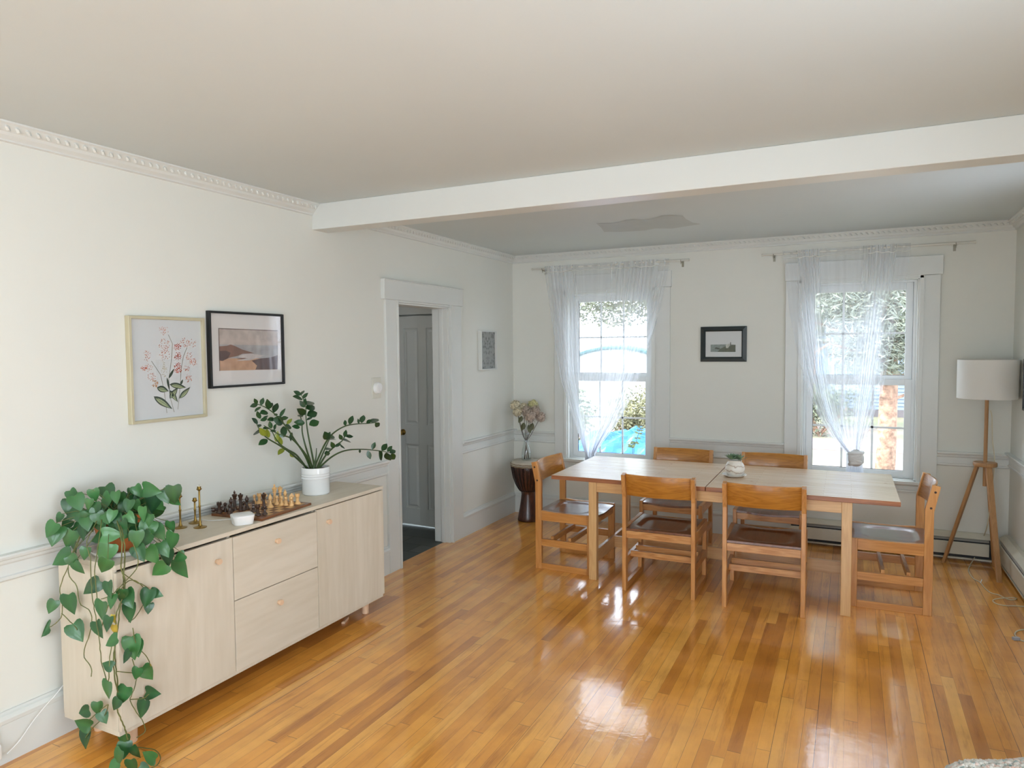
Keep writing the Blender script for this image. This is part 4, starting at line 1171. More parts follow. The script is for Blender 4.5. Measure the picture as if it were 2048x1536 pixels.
AC = {'stem': (150, 150, 140), 'leaf_dark': (52, 70, 58), 'leaf_light': (156, 168, 128), 'bloom_pale': (198, 126, 100), 'bloom_deep': (182, 76, 42), 'bloom_gold': (188, 128, 62), 'bloom_cream': (188, 178, 150)}
pr1 = [c for c in p1.children if c.name.startswith('print')][0]
for k, bm_ in art.items():
    bm_.build('printed_' + k, mat('ink_' + k, AC[k], 0.7, var=0.15, scale=30), pr1)

p2 = wall_left_thing('framed_landscape_print', 'brown coastal landscape etching in a black frame on the left wall', 'picture', -3.146, 1.450)
O2 = (0, -3.146, 1.450)
d2_ = frame_parts(p2, 0.532, 0.410, 0.012, 0.026, M_black, mat('print_paper_warm', (212, 208, 204), 0.6, var=0.01))
pr2 = [c for c in p2.children if c.name.startswith('print')][0]
def poly2(name, pts, rgb, k):
    b = MB(); b.add([on_pic(x, y, O2, d2_ + 0.0003 * k) for x, y in pts], [tuple(range(len(pts)))])
    b.build(name, mat('ink_' + name + str(k), rgb, 0.7, var=0.16, scale=22), pr2)
poly2('printed_sky', [(1138,312),(1786,338),(1786,500),(1142,488)], (180,168,160), 1)
poly2('printed_sea', [(1142,488),(1786,500),(1786,640),(1146,640)], (160,158,158), 1)
poly2('printed_land', [(1146,640),(1786,640),(1784,762),(1150,776)], (184,148,122), 1)
poly2('printed_land', [(1142,508),(1230,502),(1268,488),(1310,502),(1400,545),(1530,584),(1400,590),(1350,612),(1146,660)], (128,98,86), 2)
poly2('printed_hill', [(1146,560),(1220,556),(1270,580),(1240,640),(1180,670),(1146,664)], (92,74,72), 3)
poly2('printed_beach', [(1330,640),(1420,634),(1460,642),(1400,652)], (120,96,86), 3)
poly2('printed_water', [(1370,606),(1480,586),(1640,610),(1480,662),(1330,668),(1440,640),(1350,628)], (186,178,174), 3)
poly2('printed_hill', [(1500,665),(1600,640),(1700,632),(1784,606),(1784,760),(1540,764),(1560,720)], (98,90,96), 3)
poly2('printed_border', [(1134,308),(1790,334),(1790,340),(1134,316)], (90,72,66), 4)
poly2('printed_border', [(1134,308),(1141,308),(1153,780),(1146,780)], (90,72,66), 4)

p3 = wall_left_thing('small_patterned_picture', 'small grey patterned picture in a white frame right of the doorway', 'picture', -0.418, 1.452)
def carpet_mat():
    m, nt, b = new('grey_ornament_print')
    tc = N(nt, 'ShaderNodeTexCoord')
    sp = N(nt, 'ShaderNodeSeparateXYZ'); nt.links.new(tc.outputs['Object'], sp.inputs[0])
    cx = mathn(nt, 'ABSOLUTE', mathn(nt, 'SUBTRACT', sp.outputs[0], 0.155))
    cb = N(nt, 'ShaderNodeCombineXYZ'); nt.links.new(cx, cb.inputs[0]); nt.links.new(sp.outputs[2], cb.inputs[1])
    vo = N(nt, 'ShaderNodeTexVoronoi'); vo.feature = 'SMOOTH_F1'; vo.inputs['Scale'].default_value = 38
    no = N(nt, 'ShaderNodeTexNoise'); no.inputs['Scale'].default_value = 45; no.inputs['Detail'].default_value = 5
    nt.links.new(cb.outputs[0], vo.inputs['Vector']); nt.links.new(cb.outputs[0], no.inputs['Vector'])
    f = mathn(nt, 'ADD', vo.outputs['Distance'], mathn(nt, 'MULTIPLY', no.outputs['Fac'], 0.7))
    nt.links.new(ramp(nt, f, [(0.45, lin((92, 96, 92))), (0.6, lin((126, 130, 126))), (0.85, lin((150, 152, 148)))]), b.inputs['Base Color'])
    b.inputs['Roughness'].default_value = 0.6
    return m
frame_parts(p3, 0.308, 0.360, 0.010, 0.036, M_trim, carpet_mat(), glass=False)

p4 = thing('small_dark_framed_picture', 'small landscape picture in a wide dark frame between the two windows', 'picture', (2.235, -0.0005, 1.518), PI)
b = MB()
w4, h4, f4 = 0.388, 0.306, 0.042
def frame_bevel(b, w, h, fw, d0, d1):
    o = [(0, 0), (w, 0), (w, h), (0, h)]; i_ = [(fw, fw), (w - fw, fw), (w - fw, h - fw), (fw, h - fw)]
    m_ = [(fw * .75, fw * .75), (w - fw * .75, fw * .75), (w - fw * .75, h - fw * .75), (fw * .75, h - fw * .75)]
    vs = [(x, 0, z) for x, z in o] + [(x, d0, z) for x, z in o] + [(x, d1, z) for x, z in m_] + [(x, d1 * 0.6, z) for x, z in i_] + [(x, 0, z) for x, z in i_]
    for k in range(4):
        b.add([vs[r * 4 + q] for q in (k, (k + 1) % 4) for r in range(5)], [(0, 5, 6, 1), (1, 6, 7, 2), (2, 7, 8, 3), (3, 8, 9, 4)])
frame_bevel(b, w4, h4, f4, 0.016, 0.022)
b.build('frame', mat('green_black_frame', (32, 42, 42), 0.4, var=0.1), p4)
pr4 = MB().box(f4 - 0.002, w4 - f4 + 0.002, 0.001, 0.006, f4 - 0.002, h4 - f4 + 0.002).build('print', M_paper, p4)
MB().box(f4, w4 - f4, 0.009, 0.0102, f4, h4 - f4).build('glass', M_pglass, p4)
def c4p(x, y, k):   # crop of the photo -> picture plane
    P = ony(1390 + x / 15.36, 640 + y / 15.36, -0.0005 - 0.006 - 0.0003 * k)
    return (2.235 - P.x, 0.006 + 0.0003 * k, P.z - 1.518)
def poly4(name, pts, rgb, k):
    b = MB(); b.add([c4p(x, y, k) for x, y in pts], [tuple(range(len(pts)))]); b.build(name, mat('ink4_%s%d' % (name, k), rgb, 0.7, var=0.2, scale=60), pr4)
poly4('printed_sea', [(480,757),(940,748),(1245,760),(1245,980),(480,980)], (128,140,136), 1)
poly4('printed_hill', [(690,980),(770,890),(950,800),(960,870),(1020,870),(1060,800),(1130,770),(1245,760),(1245,980)], (84,92,78), 2)
poly4('printed_rock', [(600,865),(650,835),(760,870),(790,890),(720,905),(640,890)], (70,78,70), 3)
poly4('printed_tower', [(1075,800),(1078,680),(1105,680),(1112,800)], (110,112,106), 4)
poly4('printed_sky', [(948,755),(1075,720),(1070,790),(1000,862),(952,862)], (186,188,180), 3)

# picture on the right wall, only its near edge in view
p5 = thing('dark_framed_picture', 'black framed picture on the right wall beside the floor lamp', 'picture', (W - 0.0005, -0.415, 1.20), PI / 2 + PI)
p5.rotation_euler = (0, 0, PI / 2)
p5.location = (W - 0.0005, -0.925, 1.20)
frame_parts(p5, 0.445, 0.35, 0.014, 0.024, M_black, mat('tan_print', (168, 140, 108), 0.6))

# ================================================================== THERMOSTAT AND OUTLET
th_ = thing('thermostat', 'round white thermostat on a cream wall plate left of the doorway', 'thermostat', (0.0, -2.238, 1.375))
MB().box(0.0005, 0.006, -0.052, 0.052, -0.074, 0.074).build('wall_plate', mat('ivory_plate', (214, 212, 198), 0.4, var=0.01), th_, bevel=0.003)
b = MB().lathe([(0.001, 0.006), (0.041, 0.006), (0.041, 0.018), (0.037, 0.024), (0.037, 0.030), (0.033, 0.033), (0.020, 0.034), (0.019, 0.032), (0.001, 0.032)], n=36)
b.v = [(z, x, y) for x, y, z in b.v]; b.build('dial', M_whitepl, th_, smooth='auto')
ot = thing('wall_outlet', 'white outlet with a plug adapter in the left baseboard beside the sideboard', 'outlet', (0.018, -4.775, 0.09))
MB().box(0.0005, 0.006, -0.036, 0.036, -0.058, 0.058).build('cover_plate', M_whitepl, ot, bevel=0.003)
MB().box(0.006, 0.036, -0.022, 0.026, -0.052, 0.012).build('plug_adapter', M_whitepl, ot, bevel=0.008)
cord = [onx(14, 1508, 0.05), onx(40, 1480, 0.035), onx(68, 1440, 0.034), onx(96, 1406, 0.034), onx(114, 1386, 0.036), Vector((0.036, -4.42, 0.30)), Vector((0.036, -4.3, 0.5))]
o = MB().tube(smooth_pts(cord, 6), 0.0022, 6).build('power_cord', M_whitepl); tag(o, 'thin white cord running from the left wall outlet up behind the sideboard', 'cord')

# ================================================================== DRUM, VASE, DRIED FLOWERS
dc = Vector((0.278, -0.262, 0))
M_drum = wood('drum_wood', (40, 22, 16), (88, 50, 36), 'z', 26, rough=0.35, coat=0.3)
dm = thing('djembe_drum', 'tall dark wooden goblet drum with a hide skin in the back left corner', 'drum', dc)
MB().lathe([(0.085, 0), (0.100, 0.0), (0.105, 0.012), (0.098, 0.05), (0.084, 0.12), (0.072, 0.20), (0.066, 0.255), (0.070, 0.278), (0.088, 0.300), (0.115, 0.345), (0.142, 0.42), (0.157, 0.50), (0.160, 0.55), (0.150, 0.56)], n=40, caps=False).build('shell', M_drum, dm, smooth=True)
MB().lathe([(0.0001, 0.580), (0.150, 0.578), (0.158, 0.574), (0.163, 0.560), (0.1645, 0.540), (0.160, 0.536)], n=40, caps=False).build('drum_skin', mat('goat_hide', (190, 182, 166), 0.55, var=0.15, scale=9), dm, smooth=True)
b = MB()
for z, r, t in ((0.532, 0.1655, 0.0055), (0.553, 0.1665, 0.0045)):
    b.tube([(r * math.cos(a), r * math.sin(a), z + 0.0015 * math.sin(a * 14)) for a in [2 * PI * k / 56 for k in range(57)]], t, 6, cap=False)
b.build('rope_ring', mat('hemp_ring', (150, 132, 108), 0.7, var=0.3, scale=60), dm, smooth=True)
b = MB()
def dr(z):
    P_ = [(0.285, 0.078), (0.30, 0.090), (0.345, 0.117), (0.42, 0.144), (0.50, 0.159), (0.54, 0.164)]
    for (z0, r0), (z1, r1) in zip(P_[:-1], P_[1:]):
        if z <= z1: return lerp(r0, r1, (z - z0) / (z1 - z0))
    return P_[-1][1]
NS = 26
for k in range(NS):
    for sg in (-1, 1):
        pts = []
        for i in range(9):
            z = lerp(0.533, 0.292, i / 8); a = 2 * PI * (k + sg * 0.22 * (1 - i / 8)) / NS
            pts.append(((dr(z) + 0.003) * math.cos(a), (dr(z) + 0.003) * math.sin(a), z))
        b.tube(pts, 0.0026, 5)
b.tube([(0.083 * math.cos(a), 0.083 * math.sin(a), 0.290) for a in [2 * PI * k / 32 for k in range(33)]], 0.004, 6, cap=False)
b.tube([(0.17 * math.cos(2.9), 0.17 * math.sin(2.9), 0.53), (0.178 * math.cos(3.0), 0.178 * math.sin(3.0), 0.50), (0.165 * math.cos(3.0), 0.165 * math.sin(3.0), 0.46)], 0.005, 6)
b.build('tuning_ropes', mat('black_cord', (34, 24, 20), 0.6, var=0.2), dm, smooth=True)

M_vase = glass_material('vase_glass', (0.93, 0.95, 0.95, 1), refl=0.09)
vc = Vector((dc.x - 0.005, dc.y - 0.03, 0.580))
vs_ = MB().lathe([(0.0001, 0.003), (0.042, 0.003), (0.046, 0.010), (0.047, 0.06), (0.040, 0.11), (0.026, 0.16), (0.020, 0.20), (0.021, 0.245), (0.028, 0.265), (0.0265, 0.265), (0.019, 0.245), (0.018, 0.20), (0.024, 0.16), (0.038, 0.11), (0.044, 0.06), (0.043, 0.014), (0.0001, 0.012)], n=32, caps=False).build('bottle_vase', M_vase, loc=vc, smooth=True)
tag(vs_, 'clear glass bottle vase standing on the drum', 'vase')
fl_ = thing('dried_hydrangeas', 'bunch of dried cream and mauve hydrangea heads in the glass vase', 'flowers', vc)
heads = [((1031, 811), 0.052, -0.01, 0), ((1035, 823), 0.046, -0.03, 0), ((1066, 810), 0.052, 0.01, 1), ((1060, 832), 0.066, -0.05, 2), ((1081, 834), 0.050, 0.0, 2), ((1047, 815), 0.044, 0.02, 0), ((1070, 821), 0.050, -0.03, 2), ((1053, 822), 0.05, -0.02, 2)]
VD = (vc - CAM).dot(AF)
bst = MB()
cols = [mat('hydrangea_cream', (214, 202, 172), 0.8, var=0.25, scale=60), mat('hydrangea_green', (204, 198, 146), 0.8, var=0.25, scale=60), mat('hydrangea_mauve', (190, 172, 156), 0.8, var=0.3, scale=60)]
R5_ = random.Random(5)
for k, (px_, r, dd, ci) in enumerate(heads):
    P = ondepth(px_[0], px_[1], VD + dd) - vc
    P.y = min(P.y, -0.02 - vc.y - r - 0.01) if P.y + vc.y + r > -0.03 else P.y
    b = MB()
    for _ in range(230):
        th = math.acos(R5_.uniform(-1, 1)); ph = R5_.uniform(0, 2 * PI)
        n_ = Vector((math.sin(th) * math.cos(ph), math.sin(th) * math.sin(ph), math.cos(th)))
        c = P + n_ * r * R5_.uniform(0.72, 1.0)
        t1 = n_.orthogonal().normalized(); t2 = n_.cross(t1); a0 = R5_.uniform(0, PI)
        s_ = 0.0095 * R5_.uniform(0.8, 1.25)
        for q in range(4):
            a = a0 + q * PI / 2; dv = t1 * math.cos(a) + t2 * math.sin(a); sv = t1 * -math.sin(a) + t2 * math.cos(a)
            up = n_ * R5_.uniform(-0.2, 0.7)
            b.add([c, c + (dv * 0.6 + sv * 0.45 + up * .5) * s_, c + (dv + up) * s_, c + (dv * 0.6 - sv * 0.45 + up * .5) * s_], [(0, 1, 2, 3)])
    b.ball(P, r * 0.62, n=10, m=7)
    b.build('flower_head', cols[ci], fl_)
    foot = Vector((R5_.uniform(-.03, .03), R5_.uniform(-.02, .02), 0.014))
    bst.tube(smooth_pts([foot, Vector((foot.x * -0.1, foot.y * -0.1, 0.17)), Vector((P.x * 0.35, P.y * 0.35, 0.25)), P], 5), 0.0024, 6)
bst.build('stems', mat('dry_stem', (58, 44, 32), 0.7, var=0.2), fl_, smooth=True)
bl = MB(); bl.tone = []
for (x0, y0, x1, y1) in ((1048, 845, 1044, 862), (1056, 850, 1062, 866), (1044, 832, 1038, 846), (1066, 846, 1058, 864)):
    p = ondepth(x0, y0, VD - 0.03) - vc; q = ondepth(x1, y1, VD - 0.04) - vc
    leaf(bl, p, q, -AF + Vector((0.4, 0, 0.2)), (q - p).length * 0.6, 'oval', 0.6, 0.3, 0.4)
bl.build('dry_leaves', leaf_material('dry_leaf', (60, 62, 44), (112, 116, 84), 0.7), fl_)

# ================================================================== SUCCULENT ON THE TABLE
tc_ = Vector((2.313, -1.198, 0.7335))
o = MB().lathe([(0.001, 0), (0.050, 0), (0.070, 0.006), (0.084, 0.016), (0.082, 0.018), (0.066, 0.010), (0.001, 0.006)], n=36).build('plant_saucer', M_pot, loc=tc_, smooth='auto')
tag(o, 'small white saucer under the succulent pot on the table', 'saucer')
su = thing('potted_succulent', 'small green succulent in a round cream marbled pot on the dining table', 'plant', tc_ + Vector((0.004, 0.006, 0.007)))
def marble():
    m, nt, b = new('marbled_stoneware')
    tc = N(nt, 'ShaderNodeTexCoord'); wv = N(nt, 'ShaderNodeTexWave'); wv.bands_direction = 'Z'
    wv.inputs['Scale'].default_value = 9; wv.inputs['Distortion'].default_value = 7; wv.inputs['Detail'].default_value = 3; wv.inputs['Detail Scale'].default_value = 1.4
    nt.links.new(tc.outputs['Object'], wv.inputs['Vector'])
    nt.links.new(ramp(nt, wv.outputs['Color'], [(0.0, lin((176, 156, 136))), (0.12, lin((222, 214, 200))), (1.0, lin((230, 224, 212)))]), b.inputs['Base Color'])
    b.inputs['Roughness'].default_value = 0.35
    return m
MB().lathe([(0.001, 0), (0.044, 0), (0.050, 0.004), (0.063, 0.025), (0.067, 0.050), (0.062, 0.075), (0.050, 0.094), (0.046, 0.098), (0.047, 0.108), (0.044, 0.109), (0.041, 0.098), (0.001, 0.094)], n=36).build('pot', marble(), su, smooth='auto')
bl = MB(); bl.tone = []
R6 = random.Random(6)
for cx, cy, s_ in ((-0.022, -0.005, 1.0), (0.026, 0.004, 0.9), (0.0, 0.020, 0.85)):
    for k in range(22):
        a = k * 2.4; el = lerp(0.15, 1.35, k / 21); L = lerp(0.072, 0.032, k / 21) * s_
        dv = Vector((math.cos(a) * math.cos(el), math.sin(a) * math.cos(el), math.sin(el)))
        p = Vector((cx, cy, 0.110)); leaf(bl, p + dv * 0.004, p + dv * L, Vector((-math.cos(a) * math.sin(el), -math.sin(a) * math.sin(el), math.cos(el))), 0.019 * s_, 'oval', 0.5, -0.25, R6.uniform(0.1, 0.9))
bl.build('foliage', leaf_material('succulent_leaf', (58, 92, 68), (132, 160, 120), 0.5), su, smooth=True)

# ================================================================== CURTAINS AND RODS
def knot_mat():
    m, nt, b = new('knotted_voile')
    b.inputs['Base Color'].default_value = (0.93, 0.93, 0.91, 1); b.inputs['Roughness'].default_value = 0.9
    tr = N(nt, 'ShaderNodeBsdfTranslucent'); tr.inputs[0].default_value = (0.95, 0.95, 0.93, 1)
    mx = N(nt, 'ShaderNodeMixShader'); mx.inputs[0].default_value = 0.2
    nt.links.new(b.outputs[0], mx.inputs[1]); nt.links.new(tr.outputs[0], mx.inputs[2]); nt.links.new(mx.outputs[0], nt.nodes['Material Output'].inputs[0])
    _M['knotted_voile'] = m
    return m
M_knot = knot_mat()
M_rod = mat('white_rod', (212, 210, 200), 0.4, var=0.01)
def rod(label, x0, x1, br):
    t = thing('curtain_rod', label, 'curtain rod', ((x0 + x1) / 2, -0.082, 2.409)); c = (x0 + x1) / 2
    MB().tube([(x0 - c, 0, 0), (x1 - c, 0, 0)], 0.0075, 12).tube([(x1 - 0.40 - c, 0, 0), (x1 - c, 0, 0)], 0.0095, 12).build('rod', M_rod, t, smooth='auto')
    for xx, s_ in ((x0, -1), (x1, 1)):
        MB().tube([(xx - c, 0, 0), (xx + s_ * 0.012 - c, 0, 0)], 0.0115, 12).build('end_cap', M_rod, t, smooth='auto')
    for xx in br:
        h = MB().box(xx - 0.009 - c, xx + 0.009 - c, 0.0755, 0.081, -0.05, 0.012).box(xx - 0.005 - c, xx + 0.005 - c, 0.0, 0.078, -0.018, -0.011)
        h.tube([(xx - c, -0.012, 0.004), (xx - c, -0.011, -0.009), (xx - c, 0, -0.0145), (xx - c, 0.012, -0.009)], 0.0032, 6).tube([(xx - c, 0.0, -0.012), (xx - c, 0.0, -0.034)], 0.003, 6)
        h.build('bracket', M_brass if False else mat('bracket_metal', (150, 146, 130), 0.35, metal=0.4), t)
    return t
rod('white curtain rod above the left window', 0.26, 1.747, (0.36, 1.686))
rod('white curtain rod above the right window', 2.367, 3.847, (2.45, 3.734))

def curtain(label, LE, RE, nf, seed, bunch, gather, tail_end, knot=None):
    """LE, RE: edge pixels from the rod down to the gather; the cloth hangs 8 cm off the wall in folds"""
    R_ = random.Random(seed)
    YC = -0.088
    Lp = [ony(u, v, YC) for u, v in LE]; Rp = [ony(u, v, YC) for u, v in RE]
    def atz(P, z):
        if z >= P[0].z: return P[0].x
        for a, b_ in zip(P[:-1], P[1:]):
            if z >= b_.z: return lerp(a.x, b_.x, (a.z - z) / (a.z - b_.z))
        return P[-1].x
    ztop = 2.432; zg = gather[1]
    NU, rows = 420, []
    zs = [lerp(ztop, zg, (i / 70)) for i in range(71)]
    ph = [R_.uniform(0, 2 * PI) for _ in range(8)]
    b = MB(); b.uv = []; b.tone = []
    W0 = Rp[0].x - Lp[0].x
    nrow = 0
    def emit(z, fn):
        nonlocal nrow
        for i in range(NU + 1):
            t = i / NU; x, y = fn(t); b.v.append((x, y, z)); b.uv.append((t, z)); b.tone.append(W0 / max(0.05, wcur[0]) * (ldens[i] if wcur[1] else 1.0))
        nrow += 1
    # cloth is denser where it bunches on the rod
    import bisect
    wts = [1 + sum(a * math.exp(-((t / 200 - c) / s_) ** 2) for c, s_, a in bunch) for t in range(201)]
    cum = [0]
    for q in wts: cum.append(cum[-1] + 1.0 / q)
    def warp(t):          # t (cloth) -> position across the rod
        # cloth density ~ wts: invert the integral of the weights
        tot = sum(wts); acc = 0
        return None
    dens = []; acc = 0; tot = sum(wts)
    for q in wts: acc += q / tot; dens.append(acc)
    pos = []
    for i in range(NU + 1):
        k = min(bisect.bisect_left(dens, i / NU), 200); d0 = dens[k - 1] if k else 0; d1 = dens[k]
        pos.append(min(1.0, (k + (i / NU - d0) / max(1e-9, d1 - d0)) / 201))
    ldens = []
    for i in range(NU + 1):
        a_, c_ = max(0, i - 2), min(NU, i + 2)
        ldens.append(((c_ - a_) / NU) / max(1e-4, pos[c_] - pos[a_]))
    wcur = [1.0, True]
    for z in zs:
        l, r = atz(Lp, z), atz(Rp, z); f = (ztop - z) / (ztop - zg)
        wd0 = r - l; wcur[0] = wd0
        amp = lerp(0.008, 0.020, min(1, f * 3)) * (1 - 0.35 * f)
        near_rod = max(0, 1 - abs(z - 2.409) / 0.02)
        def fn(t, z=z, l=l, wd0=wd0, amp=amp, f=f, near_rod=near_rod):
            pp__ = pos[int(round(t * NU))]
            s1 = math.sin(2 * PI * nf * t + ph[0] + 0.6 * math.sin(2 * PI * 3 * t + ph[1]))
            s2 = math.sin(2 * PI * nf * 2.3 * t + ph[2] + 1.2 * f)
            s3 = math.sin(2 * PI * 5 * t + ph[3])
            y = YC + amp * (s1 * 0.7 + s2 * 0.18 + s3 * 0.5) - near_rod * 0.004
            y = min(y, -0.046)
            x = l + wd0 * pp__ + 0.004 * math.cos(2 * PI * nf * t + ph[4]) * (1 - f)
            return x, y
        emit(z, fn)
    # below the gather the tail falls and opens a little
    gx = (atz(Lp, zg) + atz(Rp, zg)) / 2; gw = atz(Rp, zg) - atz(Lp, zg)
    for i in range(1, 13):
        f = i / 12; z = lerp(zg, tail_end[2], f)
        l = lerp(gx - gw / 2, tail_end[0], f ** 0.8); r = lerp(gx + gw / 2, tail_end[1], f ** 0.8); wcur[0] = (r - l) * 1.5; wcur[1] = False
        def fn(t, l=l, r=r, f=f):
            y = YC + 0.020 * (math.sin(2 * PI * nf * t + ph[0]) * 0.7 + math.sin(2 * PI * nf * 2.3 * t + ph[2] + 1.2) * 0.4)
            return lerp(l, r, t), min(y, -0.046)
        emit(z, fn)
    for j in range(nrow - 1):
        for i in range(NU):
            a = j * (NU + 1) + i; b.f.append((a, a + 1, a + NU + 2, a + NU + 1))
    t_ = thing('sheer_curtain', label, 'curtain', (0, 0, 0), group=None)
    t_.location = ((LE and gx) or 0, YC, 0)
    b.v = [(x - gx, y - YC, z) for x, y, z in b.v]
    b.build('voile_panel', M_sheer, t_, smooth=True)
    # stitched rod-pocket seam
    sm = MB(); pts = []
    for i in range(61):
        t = i / 60; x = lerp(Lp[0].x, Rp[0].x, t); pts.append((x - gx, 0.0 - 0.012, 2.372 + 0.004 * math.sin(i * 1.3) + 0.003 * math.sin(i * 0.6)))
    sm.tube(pts, 0.003, 5); sm.build('rod_pocket_seam', mat('voile_hem', (222, 222, 214), 0.8, var=0.02), t_)
    if knot:
        kc = ony(knot[0], knot[1], YC); R7 = random.Random(9)
        kb = MB(); rx, rz = knot[2], knot[3]
        kx = kc.x - gx
        kb.ball((kx, -0.004, kc.z), 1.0, (rx * 0.98, 0.042, rz * 1.0), 24, 16)
        kb.build('knot', M_knot, t_, smooth=True)
        for tilt, yaw_, rr_, dz_ in ((0.60, 0.0, 0.016, 0.016), (-0.45, 0.3, 0.016, -0.012), (0.15, -0.2, 0.015, 0.040), (0.30, 0.15, 0.014, -0.040)):
            pts = []
            for q in range(29):
                a = 2 * PI * q / 28
                x = rx * 0.80 * math.cos(a); y = 0.034 * math.sin(a)
                z = x * math.sin(tilt) * 0.8 + dz_
                pts.append((kx + x * math.cos(tilt) * (0.95 + 0.05 * math.sin(3 * a)), -0.004 + y - 0.006 * math.sin(a + yaw_), kc.z + z + 0.004 * math.sin(2 * a)))
            MB().tube(pts, [rr_ * (1 + 0.12 * math.sin(5 * 2 * PI * q / 28)) for q in range(29)], 10, cap=False).build('knot_wrap', M_knot, t_, smooth=True)
    return t_
curtain('sheer white curtain on the left window, gathered low to one side',
        [(1090, 543), (1096, 590), (1103, 640), (1112, 700), (1122, 760), (1140, 820), (1156, 865), (1171, 908)],
        [(1339, 528), (1330, 575), (1320, 620), (1308, 665), (1292, 710), (1278, 755), (1258, 805), (1232, 850), (1205, 885), (1190, 908)],
        20, 11, [(0.12, 0.10, 1.4), (0.8, 0.1, 1.6), (0.62, .05, .6)], (0.81, 0.62), (0.80, 0.99, 0.46))
curtain('sheer white curtain on the right window, knotted near the sill',
        [(1566, 505), (1573, 560), (1579, 620), (1590, 680), (1601, 730), (1618, 790), (1640, 838), (1664, 876), (1692, 905)],
        [(1823, 492), (1815, 550), (1805, 605), (1794, 655), (1780, 715), (1766, 775), (1750, 825), (1735, 868), (1722, 900)],
        20, 23, [(0.20, 0.07, 3.6), (0.78, 0.09, 2.6)], (3.09, 0.79), (3.02, 3.15, 0.585), knot=(1712, 916, 0.060, 0.070))

# ================================================================== RADIATORS
def heater(name, label, wall, a0, a1, zt=0.215, dp=0.066):
    cx = (a0 + a1) / 2
    h = thing(name, label, 'radiator', (cx, 0, 0) if wall == 'B' else (W, cx, 0), 0 if wall == 'B' else -PI / 2)
    L = (a1 - a0) / 2
    # local: x along, y: wall at 0, room side negative
    MB().prism([(0, zt), (-0.030, zt), (-dp, zt - 0.030), (-dp, zt - 0.036), (-0.030, zt - 0.008), (-0.004, zt - 0.008), (-0.004, 0.02), (0, 0.02)], 'x', -L, L).build('back_cover', M_cream, h)
    MB().prism([(-dp - 0.002, zt - 0.075), (-dp + 0.004, zt - 0.068), (-dp + 0.006, zt - 0.072), (-dp + 0.001, zt - 0.078), (-dp + 0.001, 0.052), (-dp - 0.002, 0.052)], 'x', -L, L - 0.05).build('front_panel', M_cream, h)
    MB().box(-L, L - 0.01, -dp + 0.012, -0.008, 0.03, zt - 0.02).build('fin_element', M_dark, h)
    MB().prism([(-0.052, zt - 0.038), (-0.050, zt - 0.034), (-dp + 0.002, zt - 0.052), (-dp, zt - 0.056)], 'x', -L, L - 0.05).build('damper', mat('grey_damper', (150, 150, 142), 0.4), h)
    MB().box(-L, L, -dp + 0.004, 0, 0.018, 0.028).build('bottom_lip', M_cream, h)
    for s_ in (-1, 1):
        MB().prism([(0, 0), (0, zt), (-0.030, zt), (-dp - 0.001, zt - 0.030), (-dp - 0.001, 0.02), (-dp + 0.01, 0)], 'x', s_ * L - 0.004, s_ * L + 0.004).build('end_cap', M_cream, h)
    return h
heater('baseboard_radiator', 'cream baseboard radiator along the back wall under the right window', 'B', 2.605, 4.045)
heater('baseboard_radiator', 'cream baseboard radiator along the right wall behind the floor lamp', 'R', -2.55, -0.075, zt=0.235)

# ================================================================== FLOOR LAMP
lc = Vector((3.925, -0.275, 0))
M_lw = wood('lamp_wood', (156, 112, 68), (188, 144, 96), 'z', 18, rough=0.5, coat=0.05, ring=0.3)
lp = thing('floor_lamp', 'tripod floor lamp with wooden legs and a white drum shade', 'floor lamp', lc)
zh = 0.785
MB().tube([(0, 0, zh - 0.16), (0, 0, 1.36)], 0.0125, 16).build('pole', M_lw, lp, smooth='auto')
MB().lathe([(0.001, -0.014), (0.072, -0.014), (0.074, -0.010), (0.074, 0.010), (0.072, 0.014), (0.001, 0.014)], (0, 0, zh), 32).build('hub', M_lw, lp, smooth='auto')
feet = [Vector((3.695, -0.155, 0)) - lc, Vector((3.990, -0.515, 0)) - lc, Vector((4.025, -0.130, 0)) - lc]
for f in feet:
    top = f.normalized() * 0.05 + Vector((0, 0, zh - 0.014)); ax = (f - top).normalized()
    sd = ax.cross(Vector((0, 0, 1))).normalized(); nn = ax.cross(sd)
    vs = []
    for P, w_, t_ in ((top, 0.019, 0.011), (f, 0.0165, 0.010)):
        zt_ = P.z
        for a, c in ((-1, -1), (1, -1), (1, 1), (-1, 1)):
            q = P + sd * (w_ * a) + nn * (t_ * c); q -= ax * ((q.z - zt_) / ax.z); vs.append(q)
    MB().add(vs, [(0, 1, 2, 3), (7, 6, 5, 4), (0, 4, 5, 1), (1, 5, 6, 2), (2, 6, 7, 3), (3, 7, 4, 0)]).build('leg', M_lw, lp, bevel=0.002)
def shade_mat():
    m, nt, b = new('lamp_shade_linen')
    b.inputs['Base Color'].default_value = lin((246, 245, 240)); b.inputs['Roughness'].default_value = 0.8
    tc = N(nt, 'ShaderNodeTexCoord'); n = N(nt, 'ShaderNodeTexNoise'); n.inputs['Scale'].default_value = 300
    nt.links.new(tc.outputs['Object'], n.inputs['Vector']); bp = N(nt, 'ShaderNodeBump'); bp.inputs['Strength'].default_value = 0.1; bp.inputs['Distance'].default_value = 0.002
    nt.links.new(n.outputs['Fac'], bp.inputs['Height']); nt.links.new(bp.outputs[0], b.inputs['Normal'])
    tr = N(nt, 'ShaderNodeBsdfTranslucent'); tr.inputs[0].default_value = lin((226, 218, 198)); mx = N(nt, 'ShaderNodeMixShader'); mx.inputs[0].default_value = 0.25
    nt.links.new(b.outputs[0], mx.inputs[1]); nt.links.new(tr.outputs[0], mx.inputs[2]); nt.links.new(mx.outputs[0], nt.nodes['Material Output'].inputs[0])
    return m
RS = 0.186
